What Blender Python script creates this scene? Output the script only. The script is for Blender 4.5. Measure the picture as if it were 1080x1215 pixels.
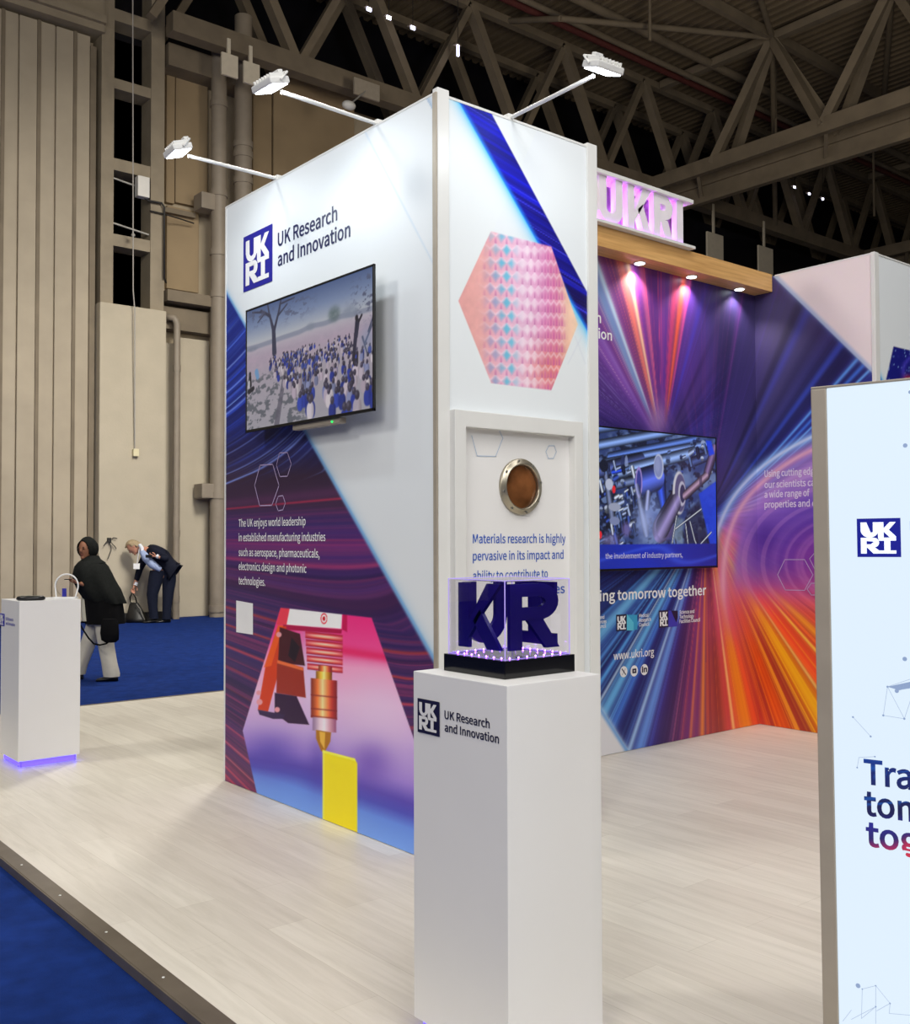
import bpy, bmesh, math, random
import numpy as np
from mathutils import Vector, Matrix
random.seed(7)
scn = bpy.context.scene
COL = scn.collection
for o in list(bpy.data.objects):
    bpy.data.objects.remove(o)

# ------------------------------------------------------------------ camera
W, H, FPX = 1080, 1215, 1205.437
YAW, PIT, ROL = math.radians(50.44178), math.radians(1.55459), math.radians(-0.178872)
CAM = np.array([0.0, 0.0, 1.6])
FW = np.array([math.cos(YAW)*math.cos(PIT), math.sin(YAW)*math.cos(PIT), math.sin(PIT)])
_r0 = np.array([math.sin(YAW), -math.cos(YAW), 0.0]); _u0 = np.cross(_r0, FW)
RT = math.cos(ROL)*_r0 + math.sin(ROL)*_u0
UP = -math.sin(ROL)*_r0 + math.cos(ROL)*_u0
cd = bpy.data.cameras.new('camera')
cd.sensor_fit = 'HORIZONTAL'; cd.sensor_width = 36.0; cd.lens = FPX/W*36.0
cd.clip_start = 0.05; cd.clip_end = 300
cam = bpy.data.objects.new('camera', cd); COL.objects.link(cam)
M = Matrix.Identity(4)
for i in range(3):
    M[i][0], M[i][1], M[i][2], M[i][3] = RT[i], UP[i], -FW[i], CAM[i]
cam.matrix_world = M
scn.camera = cam

# ------------------------------------------------------------------ exposure, world, hall lights and added fills
scn.view_settings.view_transform = 'Standard'
scn.view_settings.look = 'None'
scn.view_settings.gamma = 1.0
scn.view_settings.use_curve_mapping = False
scn.view_settings.exposure = 0.0
wd = bpy.data.worlds.new('hall_air'); scn.world = wd; wd.use_nodes = True
wd.node_tree.nodes['Background'].inputs[0].default_value = (0.9, 0.95, 1.0, 1)
wd.node_tree.nodes['Background'].inputs[1].default_value = 0.02

def area_light(name, loc, target, size, power, colour, size_y=None):
    ld = bpy.data.lights.new(name, 'AREA'); ld.energy = power; ld.color = colour
    ld.size = size
    if size_y: ld.shape = 'RECTANGLE'; ld.size_y = size_y
    o = bpy.data.objects.new(name, ld); COL.objects.link(o); o.location = loc
    o.rotation_euler = (Vector(target) - Vector(loc)).to_track_quat('-Z', 'Y').to_euler()
    return o
WARM = (1.0, 0.965, 0.90)
area_light('hall_light_near', (0.5, -1.5, 10), (1.5, 1.5, 0), 5.0, 520, WARM, 5.0)
area_light('fill_light_aisle', (1.5, -7.0, 7.5), (3.0, 4.5, 1.2), 4.0, 350, (0.96, 0.97, 1.0), 3.0)  # unseen fill added for more frontal light on upright faces
area_light('hall_light_side', (-6, 9, 10), (0, 9, 0), 1.6, 480, WARM, 1.6)
area_light('hall_light_stand', (7.0, 0.5, 9.5), (6.0, 2.0, 0), 4.0, 170, (0.98, 0.96, 0.95), 4.0)
area_light('hall_light_door', (8.0, 9.0, 10.5), (7.8, 20.0, 0.0), 3.0, 430, (1.0, 0.95, 0.86), 2.0).data.spread = math.radians(95)
area_light('fill_light_left', (-6.0, -1.5, 6.5), (2.5, 3.5, 1.0), 4.0, 400, (1.0, 0.96, 0.92), 3.0)  # unseen fill added from the left to lift the left-facing sides
area_light('hall_light_far', (8.5, 12.3, 11.5), (3.0, 5.0, 0), 1.3, 720, WARM, 1.3)
area_light('hall_light_back', (3.0, 9.5, 9.0), (8.0, 20.0, 4.0), 3.0, 160, (1.0, 0.93, 0.82), 2.0)
area_light('fill_light_roof', (12.0, 6.0, 7.0), (22.0, 14.0, 16), 3.0, 520, (1.0, 0.9, 0.75), 3.0)  # unseen uplight added to brighten the roof deck

# ------------------------------------------------------------------ picture ray helpers (calibrated camera)
def ray(x, y):
    return RT*(x-540.0)/FPX - UP*(y-607.5)/FPX + FW
def at(x, y, **k):
    (a, v), = k.items(); i = 'XYZ'.index(a); d = ray(x, y)
    return CAM + d*((v-CAM[i])/d[i])
def project(P):
    q = np.asarray(P, float) - CAM; w = q @ FW
    return 540 + FPX*(q @ RT)/w, 607.5 - FPX*(q @ UP)/w
class Plane:
    def __init__(s, O, S):
        s.O = np.array(O, float); s.S = np.array(S, float); s.T = np.array([0, 0, 1.0]); s.N = np.cross(s.S, s.T)
    def px(s, x, y):
        d = ray(x, y); t = ((s.O-CAM) @ s.N)/(d @ s.N); q = CAM + d*t - s.O
        return q @ s.S, q @ s.T
    def P(s, a, b, n=0.0):
        a, b, n = np.broadcast_arrays(np.asarray(a, float), np.asarray(b, float), np.asarray(n, float))
        return s.O + a[..., None]*s.S + b[..., None]*s.T + n[..., None]*s.N

# ------------------------------------------------------------------ colours and materials
def lin(c):
    c = np.asarray(c, float)/255.0
    return np.where(c <= 0.04045, c/12.92, ((c+0.055)/1.055)**2.4)
def C(r, g, b): return tuple(float(v) for v in lin((r, g, b))) + (1.0,)
_mats = {}
def mat(name, col, rough=0.5, metal=0.0, var=0.0, scale=8.0, bump=0.0, bscale=60.0, emit=None, estr=0.0, spec=0.5):
    if name in _mats: return _mats[name]
    m = bpy.data.materials.new(name); m.use_nodes = True
    nt = m.node_tree; b = nt.nodes['Principled BSDF']
    b.inputs['Base Color'].default_value = col; b.inputs['Roughness'].default_value = rough
    b.inputs['Metallic'].default_value = metal; b.inputs['Specular IOR Level'].default_value = spec
    tc = nt.nodes.new('ShaderNodeTexCoord')
    if var:
        n = nt.nodes.new('ShaderNodeTexNoise'); n.inputs['Scale'].default_value = scale; n.inputs['Detail'].default_value = 5
        nt.links.new(tc.outputs['Object'], n.inputs['Vector'])
        r = nt.nodes.new('ShaderNodeMapRange')
        r.inputs[1].default_value = 0.3; r.inputs[2].default_value = 0.7
        r.inputs[3].default_value = 1-var; r.inputs[4].default_value = 1+var
        nt.links.new(n.outputs['Fac'], r.inputs[0])
        mx = nt.nodes.new('ShaderNodeVectorMath'); mx.operation = 'SCALE'
        mx.inputs[0].default_value = col[:3]; nt.links.new(r.outputs[0], mx.inputs['Scale'])
        nt.links.new(mx.outputs[0], b.inputs['Base Color'])
    if bump:
        n = nt.nodes.new('ShaderNodeTexNoise'); n.inputs['Scale'].default_value = bscale; n.inputs['Detail'].default_value = 3
        nt.links.new(tc.outputs['Object'], n.inputs['Vector'])
        bp = nt.nodes.new('ShaderNodeBump'); bp.inputs['Strength'].default_value = bump; bp.inputs['Distance'].default_value = 0.01
        nt.links.new(n.outputs['Fac'], bp.inputs['Height']); nt.links.new(bp.outputs[0], b.inputs['Normal'])
    if emit:
        b.inputs['Emission Color'].default_value = emit; b.inputs['Emission Strength'].default_value = estr
    _mats[name] = m; return m
def mat_print(name, rough=0.45, screen=0.0):
    m = bpy.data.materials.new(name); m.use_nodes = True; nt = m.node_tree; b = nt.nodes['Principled BSDF']
    a = nt.nodes.new('ShaderNodeVertexColor'); a.layer_name = 'print'
    b.inputs['Roughness'].default_value = rough
    if screen:
        b.inputs['Base Color'].default_value = (0.012, 0.012, 0.014, 1)
        nt.links.new(a.outputs['Color'], b.inputs['Emission Color']); b.inputs['Emission Strength'].default_value = screen
    else:
        nt.links.new(a.outputs['Color'], b.inputs['Base Color']); b.inputs['Specular IOR Level'].default_value = 0.3
    return m
def mat_clear(name, tint=(1, 1, 1, 1), k=1.0):
    m = bpy.data.materials.new(name); m.use_nodes = True; nt = m.node_tree; nt.nodes.clear()
    out = nt.nodes.new('ShaderNodeOutputMaterial'); tr = nt.nodes.new('ShaderNodeBsdfTransparent'); gl = nt.nodes.new('ShaderNodeBsdfGlossy')
    tr.inputs[0].default_value = tint; gl.inputs['Roughness'].default_value = 0.02
    fr = nt.nodes.new('ShaderNodeFresnel'); fr.inputs[0].default_value = 1.25
    mx = nt.nodes.new('ShaderNodeMixShader'); nt.links.new(fr.outputs[0], mx.inputs[0])
    nt.links.new(tr.outputs[0], mx.inputs[1]); nt.links.new(gl.outputs[0], mx.inputs[2]); nt.links.new(mx.outputs[0], out.inputs[0])
    return m

WHITE = mat('white_laminate', C(232, 231, 230), 0.42, var=0.012, scale=3)
ALU = mat('white_aluminium', C(225, 225, 222), 0.35, var=0.02, scale=5)
TRIMM = mat('worn_metal_trim', C(128, 118, 104), 0.38, 0.55, var=0.12, scale=6)
GREYALU = mat('satin_aluminium', C(170, 160, 145), 0.5, 0.15, var=0.06, scale=12)
SILVER = mat('brushed_silver', C(190, 190, 185), 0.3, 0.9, var=0.08, scale=20)
BLACK = mat('black_plastic', C(16, 16, 18), 0.35, var=0.1)
GLOSSBLACK = mat('gloss_black_acrylic', C(12, 12, 14), 0.12, var=0.1)
NAVY = mat('navy_print', C(24, 30, 84), 0.45, var=0.05)
BLUEPRINT = mat('royal_blue_print', C(34, 34, 150), 0.45, var=0.05)
TEXTBLUE = mat('text_blue_print', C(26, 84, 186), 0.45, var=0.05)
WHITEPRINT = mat('white_print', C(240, 240, 240), 0.45, var=0.02)
PALEBLUE = mat('pale_blue_line_print', C(170, 190, 215), 0.45, var=0.02)
LILACLINE = mat('lilac_line_print', C(185, 165, 205), 0.45, var=0.02)
PRINT = mat_print('printed_graphic', 0.42)
SCREEN = mat_print('lit_screen', 0.25, 0.9)
STEEL = mat('hall_steel_paint', C(146, 134, 114), 0.7, var=0.12, scale=2.5)
STEELDK = mat('roof_steel_paint', C(120, 108, 90), 0.75, var=0.15, scale=2)
WALLP = mat('hall_wall_paint', C(176, 162, 138), 0.8, var=0.07, scale=1.2, bump=0.15, bscale=14)
DOORP = mat('hall_door_paint', C(170, 158, 138), 0.7, var=0.08, scale=1.5)
BLOCKP = mat('hall_block_paint', C(182, 172, 152), 0.85, var=0.05, scale=2, bump=0.2, bscale=25)
PANELP = mat('hall_panel_paint', C(150, 130, 100), 0.75, var=0.08, scale=1.5)
PIPEP = mat('downpipe_paint', C(140, 129, 114), 0.55, var=0.08, scale=4)
VOID = mat('dark_glazing_void', C(14, 15, 22), 0.3, var=0.2, scale=3)
GALV = mat('galvanised', C(180, 178, 172), 0.45, 0.4, var=0.1)
CABLEM = mat('grey_cable', C(170, 165, 158), 0.6, var=0.05)
DARKCABLE = mat('dark_cable', C(40, 38, 36), 0.6, var=0.05)
LEDV = mat('violet_led', C(120, 100, 255), 0.4, emit=C(92, 70, 255), estr=1.6)
LEDP = mat('purple_led', C(200, 120, 255), 0.4, emit=C(190, 70, 255), estr=4.5)
LAMPGLOW = mat('lamp_lens', C(255, 255, 255), 0.4, emit=C(240, 248, 255), estr=9.0)

# ------------------------------------------------------------------ mesh building
class MB:
    def __init__(s): s.v = []; s.f = []; s.sm = []
    def add(s, vs, fs, smooth=False):
        k = len(s.v); s.v += [tuple(float(c) for c in v) for v in vs]
        s.f += [tuple(k+i for i in f) for f in fs]; s.sm += [smooth]*len(fs); return s
    def box(s, lo, hi):
        (a, b, c), (d, e, f) = lo, hi
        a, d = min(a, d), max(a, d); b, e = min(b, e), max(b, e); c, f = min(c, f), max(c, f)
        return s.add([(a, b, c), (d, b, c), (d, e, c), (a, e, c), (a, b, f), (d, b, f), (d, e, f), (a, e, f)],
                     [(0, 3, 2, 1), (4, 5, 6, 7), (0, 1, 5, 4), (1, 2, 6, 5), (2, 3, 7, 6), (3, 0, 4, 7)])
    def bbox(s, lo, hi, r=0.004):   # box with chamfered edges
        bm = bmesh.new(); lo, hi = Vector([min(a, b) for a, b in zip(lo, hi)]), Vector([max(a, b) for a, b in zip(lo, hi)])
        bmesh.ops.create_cube(bm, size=1.0)
        for v in bm.verts: v.co = Vector([(lo[i]+hi[i])/2 + v.co[i]*(hi[i]-lo[i]) for i in range(3)])
        bmesh.ops.bevel(bm, geom=list(bm.edges), offset=r, segments=2, profile=0.6, affect='EDGES')
        s.frombm(bm); return s
    def frombm(s, bm, smooth=False):
        bm.verts.index_update(); s.add([v.co for v in bm.verts], [[v.index for v in f.verts] for f in bm.faces], smooth); bm.free(); return s
    def obox(s, p0, p1, w, h, up=(0, 0, 1)):   # bar of section w x h from p0 to p1
        p0 = Vector(p0); p1 = Vector(p1); d = (p1-p0).normalized(); u = Vector(up)
        if abs(d.dot(u)) > 0.98: u = Vector((1, 0, 0))
        a = d.cross(u).normalized(); b = a.cross(d)
        vs = [p + a*i*w/2 + b*j*h/2 for p in (p0, p1) for i, j in ((-1, -1), (1, -1), (1, 1), (-1, 1))]
        return s.add(vs, [(0, 1, 2, 3), (7, 6, 5, 4), (0, 4, 5, 1), (1, 5, 6, 2), (2, 6, 7, 3), (3, 7, 4, 0)])
    def cyl(s, p0, p1, r, r1=None, n=16):
        p0 = Vector(p0); p1 = Vector(p1); r1 = r if r1 is None else r1; d = (p1-p0).normalized()
        u = Vector((0, 0, 1)) if abs(d.z) < 0.9 else Vector((1, 0, 0)); a = d.cross(u).normalized(); b = d.cross(a)
        vs = []
        for p, q in ((p0, r), (p1, r1)):
            vs += [p + (a*math.cos(t) + b*math.sin(t))*q for t in (2*math.pi*i/n for i in range(n))]
        s.add(vs, [(i, (i+1) % n, n+(i+1) % n, n+i) for i in range(n)], True)
        return s.add(vs, [tuple(range(n-1, -1, -1)), tuple(range(n, 2*n))])
    def tube(s, pts, r, n=8):
        pts = [Vector(p) for p in pts]; rings = []; u = None
        for i, p in enumerate(pts):
            d = (pts[min(i+1, len(pts)-1)] - pts[max(i-1, 0)]).normalized()
            if u is None: u = Vector((0, 0, 1)) if abs(d.z) < 0.9 else Vector((1, 0, 0))
            a = d.cross(u).normalized(); b = a.cross(d).normalized(); u = b
            q = r[i] if isinstance(r, (list, tuple)) else r
            rings.append([p + (a*math.cos(t) + b*math.sin(t))*q for t in (2*math.pi*k/n for k in range(n))])
        vs = [v for g in rings for v in g]; fs = []
        for i in range(len(pts)-1):
            fs += [(i*n+k, i*n+(k+1) % n, (i+1)*n+(k+1) % n, (i+1)*n+k) for k in range(n)]
        s.add(vs, fs, True)
        L = len(pts)-1
        return s.add(rings[0]+rings[L], [tuple(range(n-1, -1, -1)), tuple(range(n, 2*n))])
    def loft(s, rings, n=24, cap=True):   # rings: (cx, cy, cz, rx, ry) horizontal ellipses
        vs = []
        for cx, cy, cz, rx, ry in rings:
            vs += [(cx+rx*math.cos(t), cy+ry*math.sin(t), cz) for t in (2*math.pi*k/n for k in range(n))]
        fs = []
        for i in range(len(rings)-1):
            fs += [(i*n+k, i*n+(k+1) % n, (i+1)*n+(k+1) % n, (i+1)*n+k) for k in range(n)]
        s.add(vs, fs, True)
        if cap: s.add(vs, [tuple(range(n-1, -1, -1)), tuple(range(len(vs)-n, len(vs)))], True)
        return s
    def ball(s, c, r, seg=20, ring=12, rot=None):
        r = (r, r, r) if not isinstance(r, (tuple, list)) else r
        bm = bmesh.new(); bmesh.ops.create_uvsphere(bm, u_segments=seg, v_segments=ring, radius=1)
        for v in bm.verts:
            p = Vector((v.co.x*r[0], v.co.y*r[1], v.co.z*r[2]))
            if rot: p = rot @ p
            v.co = p + Vector(c)
        return s.frombm(bm, True)
    def map(s, fn): s.v = [tuple(fn(v)) for v in s.v]; return s
    def build(s, name, m, parent=None, origin=None):
        me = bpy.data.meshes.new(name)
        V = np.array(s.v, float).reshape(-1, 3)
        if origin is None:
            origin = np.array(root_loc(parent)) if parent else np.array([(V[:, 0].min()+V[:, 0].max())/2, (V[:, 1].min()+V[:, 1].max())/2, V[:, 2].min()])
        me.from_pydata((V-origin).tolist(), [], s.f); me.validate()
        if any(s.sm) and len(me.polygons) == len(s.sm): me.polygons.foreach_set('use_smooth', s.sm)
        me.materials.append(m); me.update()
        return link(name, me, parent, origin)
def root_loc(p):
    while p.parent: p = p.parent
    return p.location
def link(name, me, parent, origin):
    o = bpy.data.objects.new(name, me); COL.objects.link(o)
    if parent: o.parent = parent
    else: o.location = origin
    return o
def thing(name, loc, label, cat, group=None):
    o = bpy.data.objects.new(name, None); COL.objects.link(o); o.location = loc; o.empty_display_size = 0.2
    return tag(o, label, cat, group)
def tag(o, label, cat, group=None):
    o['label'] = label; o['category'] = cat
    if group: o['group'] = group
    return o
def struct(o, label=None, cat=None):
    o['kind'] = 'structure'
    if label: o['label'] = label
    if cat: o['category'] = cat
    return o

# flat prints, lettering and cut-out shapes on a plane
def flat(pl, v2, fs, name, m, parent, off=0.002, thick=0.0):
    v2 = np.array(v2, float); mb = MB(); P = pl.P(v2[:, 0], v2[:, 1], off+thick)
    mb.add(P, fs)
    if thick:
        B = pl.P(v2[:, 0], v2[:, 1], off); k = len(P); mb.add(B, [tuple(reversed(f)) for f in fs])
        cnt = {}
        for f in fs:
            for i in range(len(f)): e = (f[i], f[(i+1) % len(f)]); cnt[e] = 1
        edge = [e for e in cnt if (e[1], e[0]) not in cnt]
        mb.add(list(P)+list(B), [(b_, a_, k+a_, k+b_) for a_, b_ in edge])
    return mb.build(name, m, parent)
_tc = {}
FONT = None
try: FONT = bpy.data.fonts.load(bpy.utils.system_resource('DATAFILES', path='fonts') + '/Noto Sans CJK Regular.woff2')   # the sans that ships with Blender
except Exception: FONT = None
def glyphs(txt, bold=0.0):
    key = (txt, bold)
    if key not in _tc:
        cu = bpy.data.curves.new('lettering', 'FONT'); cu.body = txt; cu.font = FONT or cu.font; cu.size = 1.0; cu.offset = bold*0.6; cu.resolution_u = 4
        ob = bpy.data.objects.new('lettering', cu); me = bpy.data.meshes.new_from_object(ob)
        v = np.array([x.co[:2] for x in me.vertices]); f = [tuple(p.vertices) for p in me.polygons]
        g = []
        for p in f:   # face the reader
            a = sum(v[p[i]][0]*v[p[(i+1) % len(p)]][1]-v[p[(i+1) % len(p)]][0]*v[p[i]][1] for i in range(len(p)))
            g.append(p if a > 0 else tuple(reversed(p)))
        bpy.data.objects.remove(ob); bpy.data.curves.remove(cu); bpy.data.meshes.remove(me)
        bm = bmesh.new(); bv = [bm.verts.new((a, b, 0)) for a, b in v]
        for p in g:
            try: bm.faces.new([bv[i] for i in p])
            except ValueError: pass
        bmesh.ops.remove_doubles(bm, verts=bm.verts, dist=1e-5); bm.verts.index_update()
        v = np.array([x.co[:2] for x in bm.verts]); g = [tuple(x.index for x in q.verts) for q in bm.faces]; bm.free()
        _tc[key] = (v, g)
    v, f = _tc[key]; return v.copy(), f
CAPH = None
def text(pl, txt, x0, x1, y, cap, m, parent, name='lettering', bold=0.0, off=0.002, thick=0.0):
    """one line of lettering: from picture column x0 to x1 on the plane, baseline through (x0, y), capital height cap pixels"""
    global CAPH
    if CAPH is None: CAPH = glyphs('H')[0][:, 1].max()
    v, f = glyphs(txt, bold)
    s0, t0 = pl.px(x0, y); s1, _ = pl.px(x1, y); _, t1 = pl.px(x0, y-cap)
    v[:, 0] = s0 + (v[:, 0]-v[:, 0].min())/(v[:, 0].max()-v[:, 0].min())*(s1-s0)
    v[:, 1] = t0 + v[:, 1]/CAPH*(t1-t0)
    return flat(pl, v, f, name, m, parent, off, thick)
def poly_px(pl, pts, name, m, parent, off=0.002, thick=0.0):
    v = [pl.px(*p) for p in pts]
    a = sum(v[i][0]*v[(i+1) % len(v)][1]-v[(i+1) % len(v)][0]*v[i][1] for i in range(len(v)))
    if a < 0: v = v[::-1]
    return flat(pl, v, [tuple(range(len(v)))], name, m, parent, off, thick)
def lines_mb(pl, segs, w, off, mb=None):
    mb = mb or MB()
    for (a, b) in segs:
        a = np.array(a, float); b = np.array(b, float); d = (b-a)/np.linalg.norm(b-a); n = np.array([-d[1], d[0]])*w/2; e = d*w/2
        q = np.array([a-e-n, b+e-n, b+e+n, a-e+n]); mb.add(pl.P(q[:, 0], q[:, 1], off), [(0, 1, 2, 3)])
    return mb
def hexline(pl, pts, w, m, parent, off=0.002, name='hexagon_outline', closed=True):
    v = [pl.px(*p) for p in pts]; n = len(v)
    return lines_mb(pl, [(v[i], v[(i+1) % n]) for i in range(n if closed else n-1)], w, off).build(name, m, parent)
# the joined two-row emblem, in a unit square
def _arc(cx, cy, rx, ry, a0, a1, n=8):
    return [(cx+rx*math.cos(math.radians(a0+(a1-a0)*i/n)), cy+ry*math.sin(math.radians(a0+(a1-a0)*i/n))) for i in range(n+1)]
def emblem_polys():
    P = []
    # U: outer half ring with two stems
    o = [(0.09, 0.90), (0.09, 0.67)] + _arc(0.295, 0.70, 0.205, 0.20, 188, 352) + [(0.50, 0.90), (0.375, 0.90), (0.375, 0.68)] + _arc(0.30, 0.67, 0.075, 0.075, 0, -180) + [(0.225, 0.90)]
    P.append(o)
    P.append([(0.375, 0.90), (0.49, 0.90), (0.62, 0.90), (0.62, 0.42), (0.51, 0.42), (0.49, 0.5), (0.49, 0.6), (0.375, 0.7)])   # stem of K
    P.append([(0.62, 0.74), (0.76, 0.90), (0.90, 0.90), (0.74, 0.70), (0.62, 0.655)])
    P.append([(0.62, 0.655), (0.62, 0.74), (0.74, 0.70), (0.90, 0.53), (0.90, 0.50), (0.76, 0.50)])
    P.append([(0.62, 0.42), (0.90, 0.42), (0.90, 0.50), (0.62, 0.50)])
    # R
    P.append([(0.09, 0.50), (0.225, 0.50), (0.225, 0.09), (0.09, 0.09)])
    P.append([(0.225, 0.50), (0.40, 0.50)] + _arc(0.40, 0.375, 0.115, 0.125, 90, -90) + [(0.225, 0.25), (0.225, 0.33)] + [(0.36, 0.33)] + _arc(0.36, 0.372, 0.03, 0.042, -90, 90)[1:] + [(0.225, 0.414)])
    P.append([(0.225, 0.26), (0.40, 0.26), (0.52, 0.14), (0.60, 0.10), (0.60, 0.09), (0.38, 0.09)])
    # I
    P.append([(0.52, 0.17), (0.90, 0.17), (0.90, 0.09), (0.52, 0.09)])
    P.append([(0.63, 0.42), (0.77, 0.42), (0.77, 0.17), (0.63, 0.17)])
    return P
def emblem(pl, corners, back, ink, parent, off=0.002, name='square_emblem', thick=0.0015):
    """corners: picture positions of the square's upper left and lower right"""
    (s0, t1), (s1, t0) = pl.px(*corners[0]), pl.px(*corners[1])
    t1b = t1
    q = flat(pl, [(s0, t0), (s1, t0), (s1, t1b), (s0, t1b)], [(0, 1, 2, 3)], name, back, parent, off, thick)
    mb = MB()
    for k_, p in enumerate(emblem_polys()):
        v = np.array([(s0+a*(s1-s0), t0+b*(t1-t0)) for a, b in p])
        ar = sum(v[i][0]*v[(i+1) % len(v)][1]-v[(i+1) % len(v)][0]*v[i][1] for i in range(len(v)))
        if ar < 0: v = v[::-1]
        mb.add(pl.P(v[:, 0], v[:, 1], off+thick+0.0012+0.00012*k_), [tuple(range(len(v)))])
    bm = bmesh.new()
    vs = [bm.verts.new(v) for v in mb.v]
    for f in mb.f: bm.faces.new([vs[i] for i in f])
    bmesh.ops.triangulate(bm, faces=bm.faces); m2 = MB().frombm(bm)
    m2.build('emblem_letters', ink, q)
    return q

# ------------------------------------------------------------------ printed pictures as fine grids with a colour attribute
def ss(a, b, x): t = np.clip((x-a)/(b-a), 0, 1); return t*t*(3-2*t)
_rng = np.random.RandomState(11)
_tab = _rng.rand(64, 4096)
def n1(x, k=0):
    i = np.floor(x).astype(int); f = x-i; f = f*f*(3-2*f); t = _tab[k % 64]
    return t[i % 4096]*(1-f) + t[(i+1) % 4096]*f
def n2(x, y, k=0):
    xi = np.floor(x).astype(int); yi = np.floor(y).astype(int); fx = x-xi; fy = y-yi; fx = fx*fx*(3-2*fx); fy = fy*fy*(3-2*fy)
    t = _tab[k % 64]; h = lambda a, b: t[(a*73 + b*179 + (a*b) % 31*7) % 4096]
    return (h(xi, yi)*(1-fx)+h(xi+1, yi)*fx)*(1-fy) + (h(xi, yi+1)*(1-fx)+h(xi+1, yi+1)*fx)*fy
def fbm(x, y, k=0): return (n2(x, y, k)*0.5 + n2(x*2.1, y*2.1, k+1)*0.3 + n2(x*4.3, y*4.3, k+2)*0.2)
def mixc(a, b, t):
    a = np.asarray(a, float); b = np.asarray(b, float); return a*(1-t[..., None]) + b*t[..., None]
def ramp(x, stops):
    xs = [s[0] for s in stops]; return np.stack([np.interp(x, xs, [s[1][i] for s in stops]) for i in range(3)], -1)
def inpoly(x, y, pts, soft=0.8):
    """soft mask of a convex polygon"""
    n = len(pts); a = sum(pts[i][0]*pts[(i+1) % n][1]-pts[(i+1) % n][0]*pts[i][1] for i in range(n)); sg = 1 if a > 0 else -1
    d = np.full(x.shape, 1e9)
    for i in range(n):
        (x0, y0), (x1, y1) = pts[i], pts[(i+1) % n]; L = math.hypot(x1-x0, y1-y0)
        d = np.minimum(d, sg*((x1-x0)*(y-y0)-(y1-y0)*(x-x0))/L)
    return ss(-soft, soft, d)
def side(x, y, p, q):
    L = math.hypot(q[0]-p[0], q[1]-p[1]); return ((q[0]-p[0])*(y-p[1])-(q[1]-p[1])*(x-p[0]))/L
def capsule(x, y, p, q, r0, r1):
    dx, dy = q[0]-p[0], q[1]-p[1]; t = np.clip(((x-p[0])*dx+(y-p[1])*dy)/(dx*dx+dy*dy), 0, 1)
    d = np.hypot(x-p[0]-t*dx, y-p[1]-t*dy); r = r0+(r1-r0)*t
    sd = ((x-p[0])*dy-(y-p[1])*dx)/math.hypot(dx, dy)
    return d-r, sd/r
def grid(name, pl, s0, s1, t0, t1, nx, ny, fn, m, parent, off=0.0, uv=False):
    S, T = np.meshgrid(np.linspace(s0, s1, nx+1), np.linspace(t0, t1, ny+1))
    P = pl.P(S, T, off)
    if uv: X, Y = (S-s0)/(s1-s0), (t1-T)/(t1-t0)
    else: X, Y = project(P)
    c = np.clip(fn(X, Y), 0, 255); c = lin(c)
    me = bpy.data.meshes.new(name); org = np.array(root_loc(parent)) if parent else np.zeros(3)
    nv = (nx+1)*(ny+1); me.vertices.add(nv); me.vertices.foreach_set('co', (P.reshape(-1, 3)-org).ravel())
    i = (np.arange(nx)[None, :] + np.arange(ny)[:, None]*(nx+1)).ravel()
    q = np.stack([i, i+1, i+nx+2, i+nx+1], -1)
    me.loops.add(q.size); me.loops.foreach_set('vertex_index', q.ravel())
    me.polygons.add(len(q)); me.polygons.foreach_set('loop_start', np.arange(len(q))*4)
    at_ = me.color_attributes.new('print', 'FLOAT_COLOR', 'POINT')
    at_.data.foreach_set('color', np.concatenate([c.reshape(-1, 3), np.ones((nv, 1))], 1).ravel())
    me.update(); me.validate(); me.materials.append(m)
    return link(name, me, parent, org)
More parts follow.
